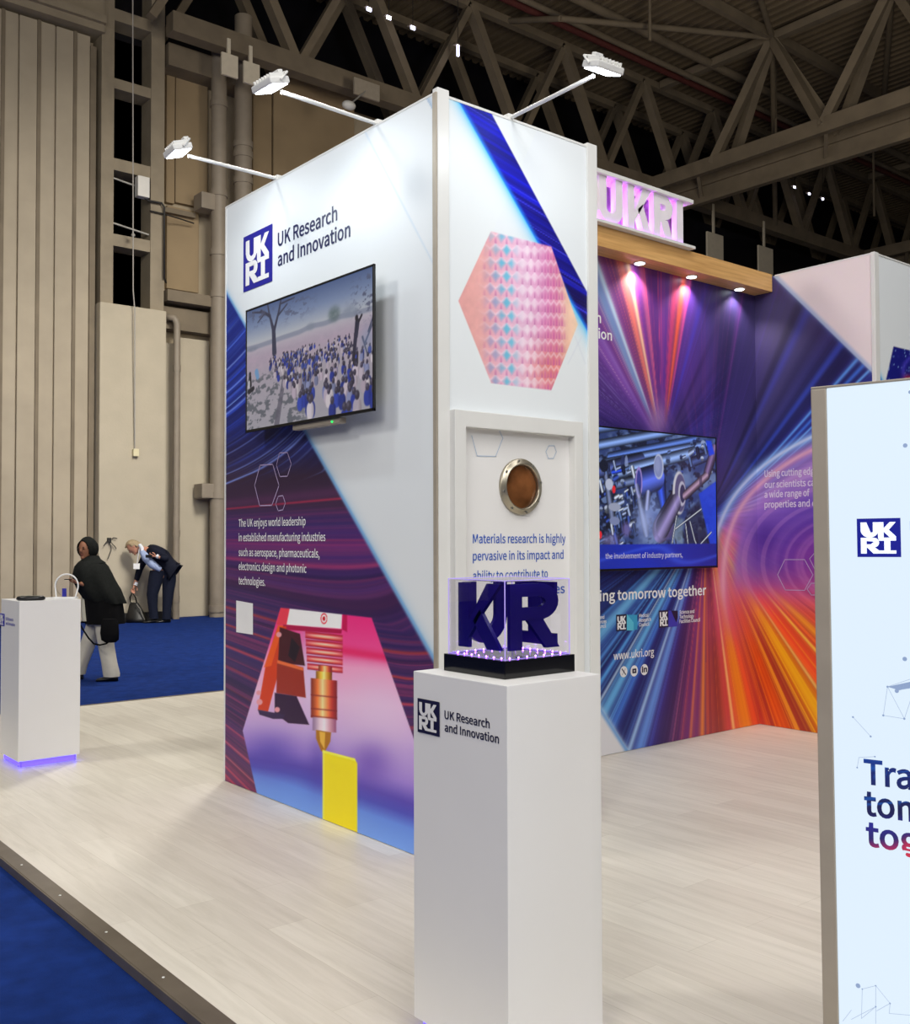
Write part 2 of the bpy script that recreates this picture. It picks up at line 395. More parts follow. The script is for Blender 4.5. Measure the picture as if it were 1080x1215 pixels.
# ================================================================== SETTING: floors
def plank_mat():
    m = bpy.data.materials.new('white_oak_planks'); m.use_nodes = True; nt = m.node_tree; b = nt.nodes['Principled BSDF']
    tc = nt.nodes.new('ShaderNodeTexCoord'); mp = nt.nodes.new('ShaderNodeMapping'); mp.inputs['Rotation'].default_value[2] = math.pi/2
    nt.links.new(tc.outputs['Object'], mp.inputs['Vector'])
    br = nt.nodes.new('ShaderNodeTexBrick'); br.offset = 0.37; br.inputs['Scale'].default_value = 1.0
    br.inputs['Brick Width'].default_value = 1.25; br.inputs['Row Height'].default_value = 0.19
    br.inputs['Mortar Size'].default_value = 0.0016; br.inputs['Mortar Smooth'].default_value = 0.3
    br.inputs['Color1'].default_value = C(226, 220, 207); br.inputs['Color2'].default_value = C(215, 208, 195); br.inputs['Mortar'].default_value = C(204, 197, 182)
    nt.links.new(mp.outputs[0], br.inputs['Vector'])
    m2 = nt.nodes.new('ShaderNodeMapping'); m2.inputs['Scale'].default_value = (13, 1.0, 1); nt.links.new(tc.outputs['Object'], m2.inputs['Vector'])
    n = nt.nodes.new('ShaderNodeTexNoise'); n.inputs['Scale'].default_value = 1.6; n.inputs['Detail'].default_value = 8; n.inputs['Roughness'].default_value = 0.65
    n.inputs['Distortion'].default_value = 0.6; nt.links.new(m2.outputs[0], n.inputs['Vector'])
    r = nt.nodes.new('ShaderNodeValToRGB'); r.color_ramp.elements[0].position = 0.36; r.color_ramp.elements[0].color = (0.90, 0.895, 0.88, 1)
    r.color_ramp.elements[1].position = 0.6; r.color_ramp.elements[1].color = (1.02, 1.02, 1.02, 1); nt.links.new(n.outputs['Fac'], r.inputs[0])
    mx = nt.nodes.new('ShaderNodeMix'); mx.data_type = 'RGBA'; mx.blend_type = 'MULTIPLY'; mx.inputs[0].default_value = 1
    nt.links.new(br.outputs['Color'], mx.inputs[6]); nt.links.new(r.outputs[0], mx.inputs[7]); nt.links.new(mx.outputs[2], b.inputs['Base Color'])
    b.inputs['Roughness'].default_value = 0.42; b.inputs['Specular IOR Level'].default_value = 0.35
    return m
def carpet_mat():
    m = mat('blue_carpet', C(20, 46, 110), 0.95, var=0.22, scale=9, bump=0.5, bscale=240, spec=0.1); return m
EDGE = 1.607
struct(MB().box((EDGE, -4, -0.04), (14, 9.92, 0.0)).build('floor', plank_mat(), None, (0, 0, 0)), 'pale wood plank floor of the raised stand')
struct(MB().box((-14, -10, -0.09), (48, 21.2, -0.04)).build('floor_hall', carpet_mat(), None, (0, 0, 0)), 'blue hall carpet around the stand')
tr = struct(MB().bbox((1.527, -4, -0.006), (EDGE, 9.92, 0.003), 0.002).bbox((1.520, -4, -0.04), (1.530, 9.92, 0.001), 0.002).build('trim_1', TRIMM, None, (0, 0, 0)), 'metal edging strip along the plank floor')
sc = MB()
for k in range(24):
    y = -3.7 + 0.56*k; sc.cyl((1.567, y, 0.002), (1.567, y, 0.0048), 0.0055, n=10)
sc.build('screw_heads', mat('bright_screw', C(235, 235, 232), 0.3, var=0.03), tr)
struct(MB().bbox((1.52, 9.92, -0.04), (14, 9.965, 0.003), 0.002).build('trim_2', TRIMM, None, (0, 0, 0)), 'metal edging strip along the far side of the plank floor')

# ================================================================== TOWER
X0, Y0, ZT = 3.145, 3.955, 3.849
XE, YE = 4.323, 6.229
tower = thing('display_tower', ((X0+XE)/2, (Y0+YE)/2, 0), 'tall white square tower with blue and purple printed graphics and a porthole panel', 'display tower')
PL = Plane((X0, YE, 0), (0, -1, 0)); PR = Plane((X0, Y0, 0), (1, 0, 0))
MB().box((X0+0.006, Y0+0.006, 0), (XE-0.004, YE-0.004, ZT-0.01)).build('tower_core', WHITE, tower)

def streaks(c, k, sharp=3.0):
    v = n1(c*0.55, k)*0.5 + n1(c*1.3, k+1)*0.3 + n1(c*0.17, k+2)*0.35
    return np.clip(v, 0, 1.2)**sharp
HEXP = [(333, 721), (441, 733), (500, 902), (490, 1040), (318, 1000), (288, 867)]
def paint_left(x, y):
    white = np.array([230, 235, 238.0])
    D = side(x, y, (268, 345), (517, 785))
    col = np.broadcast_to(white, x.shape+(3,)).copy()
    # faint grey hairline high on the panel
    d2 = np.abs(side(x, y, (435, 160), (519, 322))); col = mixc(col, (196, 214, 232), np.exp(-(d2/1.0)**2)*0.6*(y < 330))
    # dark field
    base = ramp(y, [(330, (30, 60, 140)), (380, (28, 42, 128)), (430, (26, 38, 120)), (500, (26, 36, 110)), (535, (38, 34, 84)), (565, (60, 42, 66)), (600, (66, 44, 74)), (625, (58, 46, 112)), (660, (82, 46, 118)), (700, (70, 48, 118)), (750, (56, 46, 108)), (820, (66, 44, 92)), (930, (120, 44, 84)), (1000, (130, 40, 80))])
    # blue light trails
    k = np.interp(y, [380, 470, 560], [1.15, 0.85, 0.42])
    c = y + (x-268)*k
    s = streaks(c*0.55, 3, 3.2)*ss(350, 400, y)*(1-ss(525, 585, c-(x-268)*0.25))
    base = mixc(base, (50, 88, 235), np.clip(s*0.8, 0, 0.75)); base = mixc(base, (130, 165, 250), np.clip(streaks(c*0.9, 9, 7)*1.5, 0, 0.8)*ss(350, 420, y)*(1-ss(535, 575, y)))
    for c0, w, a in ((574, 1.2, 0.8), (563, 0.8, 0.6), (440, 1.4, 0.7), (467, 1.2, 0.7), (492, 1.6, 0.6), (540, 0.9, 0.5)):
        base = mixc(base, (140, 165, 250), np.exp(-((c-c0)/w)**2)*a*(y < 590))
    # red and violet trails, fanning towards the lower left corner
    cc = y.copy()
    for _ in range(4): cc = y - (x-268)*np.interp(cc, [590, 640, 690, 760, 830, 920], [-0.13, 0.0, 0.22, 0.38, 0.62, 1.05])
    s = streaks(cc*0.33, 21, 2.6)*ss(600, 640, cc)
    base = mixc(base, (150, 54, 104), np.clip(s*0.7, 0, 0.45)); base = mixc(base, (58, 42, 116), np.clip(streaks(cc*0.2, 30, 2)*0.8, 0, 0.65)*ss(600, 640, cc))
    for c0, w, a, cl in ((604, 1.1, 0.8, (190, 50, 80)), (598, 5, 0.35, (120, 60, 110)), (690, 6, 0.5, (150, 55, 80)), (643, 5, 0.45, (150, 50, 130)), (662, 3, 0.55, (180, 55, 110)), (720, 1.6, 0.85, (215, 70, 60)), (741, 1.2, 0.8, (210, 70, 60)), (766, 1.3, 0.8, (225, 80, 70)), (790, 1.2, 0.6, (205, 70, 70)), (815, 1.5, 0.6, (190, 60, 80)), (860, 1.2, 0.6, (230, 90, 110)), (880, 1.2, 0.7, (235, 120, 130)), (897, 1.2, 0.8, (240, 130, 140)), (910, 1.5, 0.7, (230, 90, 100))):
        base = mixc(base, cl, np.exp(-((cc-c0)/w)**2)*a)
    base = mixc(base, (184, 66, 112), np.clip(streaks(cc*0.9, 44, 4)*1.2, 0, 0.6)*ss(600, 640, cc)); base = mixc(base, (36, 26, 70), np.clip(streaks(cc*0.45, 52, 3)*1.0, 0, 0.6)*ss(610, 660, cc))
    base = mixc(base, (200, 60, 90), streaks(cc*0.8, 40, 5)*ss(850, 920, cc))
    w = np.interp(y, [345, 785], [0.6, 1.25])
    col = mixc(col, (150, 194, 230), np.exp(-np.clip(-D/w, 0, 99)/3.6)*0.9)
    col = mixc(col, (128, 178, 224), ss(-3.0, 0.5, D/w)); base = mixc((120, 168, 218), base, ss(0.3, 4.0, D/w))
    col = mixc(col, base, ss(-1.0, 1.5, D/w))
    # small patch of blue at the very top by the corner post
    e = side(x, y, (503, 112), (519, 140)); col = mixc(col, (120, 160, 205), np.clip(1-(-e)/7, 0, 1)*(e < 0)*0.55*(y < 160)); col = mixc(col, (60, 80, 150), ss(0, 2, e)*(y < 145)*0.0)
    # hexagon picture: brass nozzle printing a yellow block
    m = inpoly(x, y, HEXP, 0.7)
    bg = ramp(y - (x-400)*(0.12+0.24*ss(880, 930, y)), [(720, (226, 40, 120)), (765, (228, 70, 140)), (790, (232, 150, 190)), (830, (224, 180, 214)), (870, (190, 160, 214)), (900, (150, 122, 205)), (922, (84, 68, 172)), (936, (74, 76, 180)), (952, (98, 136, 222)), (985, (118, 160, 232)), (1020, (112, 160, 230))])
    bg = mixc(bg, (218, 190, 222), np.exp(-(((x-450)/45)**2+((y-850)/50)**2))*0.7)
    bg = mixc(bg, (76, 60, 170), np.exp(-(((x-320)/30)**2+((y-895)/24)**2))*0.7)
    bg = mixc(bg, (206, 196, 232), np.exp(-(((x-372)/18)**2+((y-790)/55)**2))*0.8)
    bg = mixc(bg, (70, 52, 160), np.exp(-(((x-378)/12)**2+((y-905)/30)**2))*0.5)
    bg = mixc(bg, (96, 66, 170), np.exp(-(((x-440)/24)**2+((y-905)/26)**2))*0.6)
    bg = mixc(bg, (220, 30, 90), np.exp(-((y-(777+(x-440)*0.15))/6)**2)*(x > 405)*0.8)
    def P_(pts, cl, a=1.0, soft=0.7):
        nonlocal bg; bg = mixc(bg, cl, inpoly(x, y, pts, soft)*a)
    P_([(342, 721), (406, 727), (405, 746), (338, 741)], (240, 232, 232)); P_([(333, 721), (344, 721), (340, 742), (328, 741)], (226, 60, 80))
    P_([(407, 728), (412, 729), (412, 750), (406, 747)], (190, 20, 80)); P_([(336, 741), (406, 747), (405, 752), (336, 747)], (170, 20, 70))
    for q, cl in ((9, (240, 240, 240)), (6.5, (220, 50, 70)), (4.8, (250, 225, 225)), (2.6, (200, 20, 40))):
        bg = mixc(bg, cl, ss(1.3, -0.4, np.hypot((x-384.5)/0.62, y-734)-q) if False else 1-ss(-0.5, 0.7, np.hypot((x-384.5)/0.62, y-734)-q))
    # red bracket and dark carriage
    P_([(330, 742), (345, 744), (330, 800), (322, 845), (306, 842), (316, 785)], (206, 62, 26)); P_([(330, 742), (336, 742), (322, 790), (313, 792)], (236, 96, 30), 0.8)
    P_([(332, 744), (356, 752), (362, 790), (330, 786)], (70, 26, 34)); P_([(329, 783), (360, 792), (363, 828), (328, 822)], (150, 48, 34)); P_([(329, 783), (360, 792), (360, 796), (329, 787)], (226, 110, 60))
    P_([(346, 756), (356, 768), (350, 786), (342, 778)], (36, 24, 34)); P_([(326, 822), (352, 826), (367, 860), (342, 858), (326, 846)], (52, 28, 60)); P_([(306, 842), (338, 848), (336, 853), (324, 853), (308, 848)], (54, 36, 74))
    for cx, cy, q in ((329, 842, 3), (331, 753, 3), (308, 833, 3.4), (307, 822, 2.6)):
        bg = mixc(bg, (225, 150, 160), 1-ss(-0.6, 0.9, np.hypot(x-cx, y-cy)-q))
    # spring
    u = np.clip((x-362)/46, 0, 1)
    for i in range(5):
        yc = 753 + i*9.3 + u*5.0; r = 4.2 - 0.12*i
        in_ = (1-ss(-0.6, 0.7, np.abs(y-yc)-r))*ss(361.5+i*0.6, 363+i*0.6, x)*(1-ss(406, 407.5, x))
        sh = np.clip((y-yc)/r, -1, 1)
        cl = ramp(sh, [(-1, (150, 26, 50)), (-0.55, (216, 60, 74)), (-0.1, (255, 216, 190)), (0.25, (246, 150, 120)), (0.6, (206, 60, 60)), (1, (130, 16, 50))])
        cl = mixc(cl, (190, 40, 70), np.clip(np.abs(u-0.5)*2, 0, 1)**2*0.75)
        bg = mixc(bg, cl, in_)
    # nozzle stack with a metal sheen
    def cyl_(x0, x1, ya, yb, stops, sk=0.1):
        nonlocal bg
        yy = y-(x-(x0+x1)/2)*sk; t = (x-x0)/(x1-x0)
        bg = mixc(bg, ramp(t, stops), ss(-0.04, 0.04, t)*(1-ss(0.96, 1.04, t))*ss(ya-0.6, ya+0.6, yy)*(1-ss(yb-0.6, yb+0.6, yy)))
    br = [(0, (120, 40, 30)), (0.25, (230, 120, 60)), (0.45, (255, 214, 150)), (0.62, (240, 140, 80)), (0.8, (190, 60, 50)), (1, (120, 30, 40))]
    gd = [(0, (130, 80, 10)), (0.3, (240, 190, 60)), (0.5, (255, 232, 140)), (0.75, (206, 140, 40)), (1, (110, 60, 16))]
    sv = [(0, (140, 110, 150)), (0.3, (224, 200, 214)), (0.5, (240, 226, 236)), (0.75, (206, 150, 170)), (1, (150, 80, 120))]
    cyl_(378, 394, 790, 800, br); cyl_(375, 394, 797, 808, gd); cyl_(369, 400, 806, 826, br); cyl_(369, 400, 825, 853, [(a, tuple(min(255, q*1.02) for q in c_)) for a, c_ in br]); cyl_(371, 399, 852, 868, sv)
    for yy in (826, 842, 851): bg = mixc(bg, (120, 30, 40), np.exp(-((y-(yy+(x-384)*0.1))/0.9)**2)*(x > 369)*(x < 400)*0.7)
    P_([(375, 866), (393, 869), (392, 880), (385, 893), (381, 891), (375, 876)], (170, 110, 24)); P_([(379, 868), (386, 869), (385, 889), (380, 880)], (236, 190, 80), 0.8)
    P_([(383, 890), (421, 900), (424, 906), (424, 1010), (383, 1000)], (236, 214, 18)); P_([(383, 890), (421, 900), (422, 903), (383, 893)], (250, 238, 90), 0.8); P_([(383, 890), (385, 890), (385, 1000), (383, 1000)], (250, 236, 110), 0.6)
    return mixc(col, np.minimum(bg*1.10, 255), m)
grid('printed_panel', PL, 0.012, YE-3.975, 0.004, ZT-0.006, 300, 900, paint_left, PRINT, tower, 0.0)

HEXR = [(582.5, 274.5), (654.3, 292.6), (685.8, 385), (654.3, 463), (583, 454.7), (544, 357)]
def paint_right(x, y):
    col = np.broadcast_to(np.array([230, 235, 238.0]), x.shape+(3,)).copy()
    d2 = side(x, y, (600, 238), (575, 295)); col = mixc(col, (228, 233, 240), (ss(0, 1.2, -d2)*(y < 300)*(x > 560)*(1-ss(5, 60, -d2)))*0.5)
    dl = side(x, y, (543, 118), (697, 393)); dr = side(x, y, (580, 128.5), (697, 347))   # band between the two lines
    # distances are positive to the lower left of each line
    band = (1-ss(-0.6, 0.6, dl))*ss(-0.6, 0.6, dr)
    col = mixc(col, (80, 190, 248), np.exp(-np.clip(dl, 0, 99)/4.6)*(dl > -1)*0.95)
    c = y - (x-560)*0.62
    base = ramp(y, [(118, (30, 40, 130)), (200, (26, 24, 132)), (300, (24, 20, 118)), (420, (26, 18, 72))])
    base = mixc(base, (26, 30, 214), np.clip(streaks(c*0.33, 5, 3.2)*1.7, 0, 1)); base = mixc(base, (28, 18, 56), np.clip(streaks(c*0.16+40, 12, 2.4)*1.3, 0, 0.85)*ss(220, 320, y))
    base = mixc(base, (70, 70, 235), np.clip(streaks(c*0.9, 19, 8)*1.6, 0, 0.8)); base = mixc((40, 130, 240), base, ss(-0.5, 5.5, -dl))
    col = mixc(col, base, band)
    for a, b in (((683, 400), (692, 424)), ((655, 470), (690, 400))): col = mixc(col, (214, 220, 230), np.exp(-(side(x, y, a, b)/0.9)**2)*0.5*(y > 398)*(y < 432)*(x > 640))
    # hexagon picture: glossy pink scales with turquoise tips
    m = inpoly(x, y, HEXR, 0.7)
    bx = (x-544)/142.0
    bg = ramp(bx, [(0, (222, 160, 158)), (0.18, (232, 172, 168)), (0.35, (232, 176, 196)), (0.55, (232, 184, 218)), (0.72, (226, 150, 196)), (0.82, (226, 146, 176)), (0.9, (240, 196, 176)), (1, (246, 214, 184))])
    bg = mixc(bg, (236, 130, 90), np.exp(-(((x-650)/26)**2+((y-440)/34)**2))*0.55)
    rh = 15.6; row = np.floor((y-(x-600)*0.06-274)/rh); fy = (y-(x-600)*0.06-274)/rh-row
    # columns narrow towards the right where the surface turns away
    ux = np.interp(x, [540, 575, 600, 625, 645, 660, 690], [0, 2.0, 3.9, 5.9, 8.2, 10.4, 15.0]) + 0.5*(row % 2)
    fx = ux-np.floor(ux); tri = np.abs(fx-0.5)*2
    vis = ss(0.12, 0.34, bx)*(1-ss(0.84, 0.93, bx))
    bg = mixc(bg, (250, 232, 244), np.exp(-((fy-0.32*tri-0.08)/0.11)**2)*vis*0.5)
    bg = bg*(0.94+0.12*fbm(x*0.09, y*0.07, 22))[..., None]
    bg = mixc(bg, (206, 120, 176), ss(0.25, 0.95, fy)*(1-tri)*vis*0.28)
    bg = mixc(bg, (188, 92, 160), np.clip(1-np.abs(fx-0.5)*2*2.2, 0, 1)*(fy > 0.45)*vis*0.0 + np.exp(-((tri-0.95)/0.16)**2)*ss(0.35, 0.9, fy)*vis*0.65)
    hi = np.exp(-(((x-612-(y-370)*-0.02)/26)**2)); bg = mixc(bg, (246, 226, 240), hi*0.25*vis)
    tip = np.clip(1.25-(np.abs(fx-0.5)*2.3 + np.abs(fy-0.45)*2.2), 0, 1)
    cy = (np.exp(-((x-603-(y-370)*0.02)/9.5)**2) + 0.3*np.exp(-((x-586)/7)**2))*(0.55+0.6*n2(np.floor(ux)*3.1, row*2.3, 9))
    bg = mixc(bg, (60, 190, 224), np.clip(tip*cy*1.2, 0, 0.7)); bg = mixc(bg, (120, 110, 200), np.clip(tip*1.4, 0, 1)*np.exp(-((x-584)/9)**2)*ss(300, 340, y)*0.22)
    bg = mixc(bg, (252, 240, 248), np.clip(tip*1.3, 0, 1)*np.exp(-((x-628)/15)**2)*0.7)
    bg = mixc(bg, (206, 84, 160), np.exp(-((fx-0.5)/0.22)**2)*ss(0.66, 0.76, bx)*(1-ss(0.86, 0.92, bx))*0.55*ss(0.2, 0.7, fy))
    return mixc(col, bg, m)
grid('printed_panel', PR, 0.08, 1.105, 0.004, ZT-0.006, 230, 760, paint_right, PRINT, tower, 0.0)
# posts and rails of the frame
MB().bbox((X0-0.003, Y0-0.010, 0), (X0+0.006, Y0+0.02, ZT+0.002), 0.002).build('corner_seam', GREYALU, tower)
MB().bbox((X0+0.007, Y0-0.012, 0), (X0+0.082, Y0+0.03, ZT+0.028), 0.003).build('corner_post', ALU, tower)
MB().bbox((XE-0.075, Y0-0.012, 0), (XE+0.004, Y0+0.03, ZT+0.018), 0.003).build('corner_post', ALU, tower)
MB().bbox((X0-0.003, YE-0.014, 0), (X0+0.03, YE+0.004, ZT), 0.002).build('corner_post', ALU, tower)
MB().bbox((X0-0.002, Y0, ZT-0.008), (X0+0.03, YE, ZT+0.004), 0.002).build('top_rail', ALU, tower)
MB().bbox((X0+0.08, Y0-0.003, ZT-0.008), (XE-0.07, Y0+0.03, ZT+0.006), 0.002).build('top_rail', ALU, tower)
MB().box((X0+0.02, Y0+0.02, ZT-0.012), (XE-0.01, YE-0.01, ZT-0.004)).build('roof_board', WHITE, tower)
# prints on the left face
emblem(PL, ((289.5, 282), (323.5, 333.5)), BLUEPRINT, WHITEPRINT, tower)
text(PL, 'UK Research', 330, 400.5, 292.5, 15.5, NAVY, tower, bold=0.012)
text(PL, 'and Innovation', 330, 416, 316, 15.5, NAVY, tower, bold=0.012)
for i, (s, x1, y) in enumerate((('The UK enjoys world leadership', 363, 625), ('in established manufacturing industries', 386.5, 642), ('such as aerospace, pharmaceuticals,', 379.5, 659.5), ('electronics design and photonic', 364, 676), ('technologies.', 315, 693))):
    text(PL, s, 283.5, x1, y, 8.6, WHITEPRINT, tower, bold=0.008)
hexline(PL, [(309, 552), (324, 551), (331.5, 576), (323, 599.5), (308.5, 600), (302.5, 576)], 0.007, LILACLINE, tower)
hexline(PL, [(332, 537.5), (341.5, 537), (346, 550.5), (341.5, 565), (332.5, 565.5), (328.5, 552)], 0.006, LILACLINE, tower)
hexline(PL, [(330.5, 589), (336, 588), (339, 597), (336, 605), (330.5, 606), (327.5, 598)], 0.006, LILACLINE, tower)
poly_px(PL, [(281, 712.5), (300.5, 716), (300.5, 753), (281, 750)], 'blank_card', WHITEPRINT, tower, 0.002, 0.002)
# framed panel with the porthole
FY = Y0-0.055; _a = at(540, 486.5, Y=FY); _b = at(692, 500, Y=FY); _c = at(553.5, 505.5, Y=FY); _d = at(682.5, 518.5, Y=FY)
fx0, fx1, fz0, fz1 = _a[0], _b[0], 0.55, (_a[2]+_b[2])/2; ix0, ix1, iz1 = _c[0], _d[0], (_c[2]+_d[2])/2
fr = MB()
fr.bbox((fx0, FY, fz0), (ix0, Y0, fz1), 0.004).bbox((ix1, FY, fz0), (fx1, Y0, fz1), 0.004).bbox((ix0-0.006, FY, iz1), (ix1+0.006, Y0, fz1), 0.004).bbox((ix0-0.006, FY, fz0), (ix1+0.006, Y0, fz0+0.08), 0.004)
fr.build('panel_frame', ALU, tower)
PF = Plane((X0, Y0-0.006, 0), (1, 0, 0))
pnl = MB().box((ix0-0.002, Y0-0.006, fz0+0.08), (ix1+0.002, Y0-0.001, iz1)).build('framed_panel', WHITE, tower)
for s, x0, x1, y in (('Materials research is highly', 561, 671, 644.5), ('pervasive in its impact and', 561, 668.5, 665), ('ability to contribute to', 561, 650, 688.5), ('s', 561, 565.5, 708), ('on', 596, 610, 707), ('es', 658, 670, 704)):
    text(PF, s, x0, x1, y, 10.5, TEXTBLUE, pnl, bold=0.006)
hexline(PF, [(559.5, 517), (566, 541), (588, 541.5), (596.5, 520), (592, 510)], 0.004, PALEBLUE, pnl, closed=False)
hexline(PF, [(647.5, 536), (651, 529), (657.5, 529), (660, 536), (656.5, 544), (650.5, 544)], 0.004, PALEBLUE, pnl)
poly_px(PF, [(653, 728), (665, 728), (665, 762), (653, 762)], 'blank_card', WHITEPRINT, pnl, 0.001, 0.001)
# porthole: flanged steel ring, screws, recessed brown glass
pc = np.array([3.711, Y0-0.006, 1.880])
def ring(mb, prof, n=48):
    vs = []
    for k in range(n):
        a = 2*math.pi*k/n
        vs += [(pc[0]+r*math.cos(a), pc[1]-d, pc[2]+r*math.sin(a)) for r, d in prof]
    m_ = len(prof)
    return mb.add(vs, [(k*m_+j, ((k+1) % n)*m_+j, ((k+1) % n)*m_+(j+1) % m_, k*m_+(j+1) % m_) for k in range(n) for j in range(m_)], True)
port = ring(MB(), [(0.150, 0.0), (0.150, 0.012), (0.146, 0.018), (0.128, 0.020), (0.125, 0.028), (0.120, 0.029), (0.116, 0.024), (0.115, 0.002)]).build('porthole_ring', mat('warm_steel', C(176, 168, 150), 0.3, 0.85, var=0.1, scale=15), tower)
for k in range(8):
    a = 2*math.pi*(k+0.25)/8; q = pc + np.array([0.138*math.cos(a), 0, 0.138*math.sin(a)])
    MB().cyl(q+np.array([0, -0.019, 0]), q+np.array([0, -0.025, 0]), 0.006, n=10).build('screw', SILVER, port)
gl = MB(); n = 40
gl.add([(pc[0]+0.116*math.cos(2*math.pi*k/n), pc[1]-0.004, pc[2]+0.116*math.sin(2*math.pi*k/n)) for k in range(n)], [tuple(range(n-1, -1, -1))][::1])
gl.build('porthole_glass', mat('brown_glass', C(112, 70, 40), 0.08, var=0.55, scale=7), tower)

# ================================================================== TELEVISIONS
def television(pl, corners_front, label, paint, nx, ny, depth, group=None):
    (s0, t1), (s1, t0) = corners_front
    b = pl.P((s0+s1)/2, t0, depth/2)
    tv = thing('wall_television', b, label, 'television', group)
    P = lambda s, t, n: tuple(pl.P(s, t, n))
    fr = MB(); e = 0.012
    for lo, hi in (((s0, t0), (s0+e, t1)), ((s1-e, t0), (s1, t1)), ((s0, t1-e), (s1, t1)), ((s0, t0), (s1, t0+e*1.4))):
        fr.bbox(P(lo[0], lo[1], depth-0.014), P(hi[0], hi[1], depth), 0.002)
    fr.build('bezel', BLACK, tv)
    MB().bbox(P(s0+0.03, t0+0.03, depth-0.034), P(s1-0.03, t1-0.03, depth-0.006), 0.003).bbox(P(s0+0.18, t0+0.03, depth-0.065), P(s1-0.18, t1-0.30, depth-0.03), 0.01).build('back_casing', BLACK, tv)
    MB().box(P(s0+0.5, t0+0.15, 0.003), P(s1-0.5, t1-0.2, depth-0.06)).build('wall_bracket', BLACK, tv)
    grid('screen', pl, s0+e, s1-e, t0+e*1.4, t1-e, nx, ny, paint, SCREEN, tv, depth-0.004, uv=True)
    return tv, P
_r = np.random.RandomState(5)
def paint_crowd(u, v):
    col = ramp(v, [(0, (92, 112, 160)), (0.14, (140, 158, 196)), (0.28, (204, 208, 218)), (0.33, (206, 196, 210)), (0.42, (208, 184, 204)), (0.6, (196, 184, 196)), (1, (186, 182, 190))])
    hz = 0.31 + 0.02*n1(u*9, 2) - 0.02*u
    col = mixc(col, (150, 156, 178), ss(0.0, 0.012, v-hz+0.035)*(1-ss(0.0, 0.02, v-hz))*0.8)
    col = mixc(col, (170, 165, 182), fbm(u*30, v*40, 4)*0.5*ss(0.33, 0.4, v))
    # tree shade on the ground at the lower left
    sh = ss(0.48, 0.6, fbm(u*26, v*30, 8))*ss(0.5, 0.62, v)*(1-ss(0.42, 0.6, u)); col = mixc(col, (104, 108, 118), sh*0.9)
    def cap(p, q, r0, r1, cl, a=1.0):
        nonlocal col; d, _ = capsule(u*1.7, v, (p[0]*1.7, p[1]), (q[0]*1.7, q[1]), r0, r1); col = mixc(col, cl, (1-ss(-0.002, 0.006, d))*a)
    cap((0.34, 0.6), (0.27, 1.0), 0.02, 0.035, (108, 104, 120), 0.8)
    T = (66, 68, 92)
    cap((0.25, 0.41), (0.243, 0.22), 0.03, 0.024, T)
    for a, b, r in (((0.245, 0.24), (0.21, 0.10), .02), ((0.21, 0.10), (0.13, 0.03), .014), ((0.21, 0.11), (0.19, 0.0), .01), ((0.245, 0.24), (0.29, 0.08), .017), ((0.29, 0.08), (0.31, -0.02), .012), ((0.28, 0.12), (0.36, 0.05), .008), ((0.15, 0.05), (0.05, 0.02), .008), ((0.17, 0.06), (0.10, 0.12), .006), ((0.31, 0.03), (0.42, 0.02), .006)):
        cap(a, b, r, r*0.55, T)
    tw = ss(0.56, 0.66, fbm(u*34, v*40, 14))
    col = mixc(col, (92, 96, 124), tw*np.clip(np.exp(-(((u-0.12)/0.11)**2+((v-0.07)/0.07)**2)) + np.exp(-(((u-0.42)/0.12)**2+((v-0.10)/0.08)**2)) + 1.4*np.exp(-(((u-0.97)/0.09)**2+((v-0.17)/0.14)**2)), 0, 1)*0.85)
    for cx, cy, rx, ry, cl in ((0.73, 0.25, 0.045, 0.06, (104, 122, 124)), (0.84, 0.27, 0.06, 0.04, (150, 160, 180)), (0.55, 0.29, 0.035, 0.03, (150, 158, 176)), (0.05, 0.33, 0.05, 0.02, (140, 146, 166))):
        col = mixc(col, cl, np.exp(-(((u-cx)/rx)**2+((v-cy)/ry)**2)**2)*(0.5+0.5*fbm(u*50, v*60, 6)))
    # people sitting on the ground, far to near
    ppl = []
    for n_, va, vb, ua, ub in ((170, 0.43, 0.56, 0.20, 0.86), (80, 0.52, 0.68, 0.24, 1.0), (44, 0.64, 0.80, 0.36, 1.0), (26, 0.76, 0.99, 0.46, 1.02)):
        for i in range(n_): ppl.append((_r.uniform(va, vb), _r.uniform(ua, ub)))
    ppl = sorted(p for p in ppl if p[0] < np.interp(p[1], [0.18, 0.24, 0.34, 0.40, 0.50, 0.60, 1.0], [0.50, 0.56, 0.66, 0.82, 0.92, 1.0, 1.0]))
    BOD = [(54, 76, 190), (44, 62, 172), (226, 210, 224), (208, 190, 208), (70, 88, 176), (212, 196, 212), (38, 54, 150), (240, 228, 236), (150, 156, 200)]
    for vv, uu in ppl:
        z = np.interp(vv, [0.43, 0.56, 0.75, 1.0], [0.011, 0.017, 0.030, 0.050])*_r.uniform(0.9, 1.1)
        du = (u-uu)*1.7; dv = v-vv; near = (np.abs(du) < z*3) & (np.abs(dv) < z*5)
        if not near.any(): continue
        cl = np.array(BOD[_r.randint(len(BOD))], float)*_r.uniform(0.85, 1.05)
        b = (1-ss(0.8, 1.05, (np.abs(du/(z*1.25))**2.4+np.abs((dv-z*1.75)/(z*1.75))**2.4)**(1/2.4)))*near
        col = mixc(col, cl*(0.85+0.25*np.clip(-du/(z*1.2), -1, 1))[..., None] if False else cl, b*0.95); col = mixc(col, cl*0.62, b*ss(0.0, 1.0, du/(z*1.2))*0.55)
        h = (1-ss(0.82, 1.1, np.hypot(du/(z*0.66), (dv+z*0.35)/(z*0.82))))*near; k = _r.uniform(0.8, 1.15)
        col = mixc(col, np.array((66, 60, 80))*k, h); col = mixc(col, np.array((124, 118, 140))*k, h*np.exp(-(((du+z*0.22)/(z*0.3))**2+((dv+z*0.62)/(z*0.35))**2))*0.8)
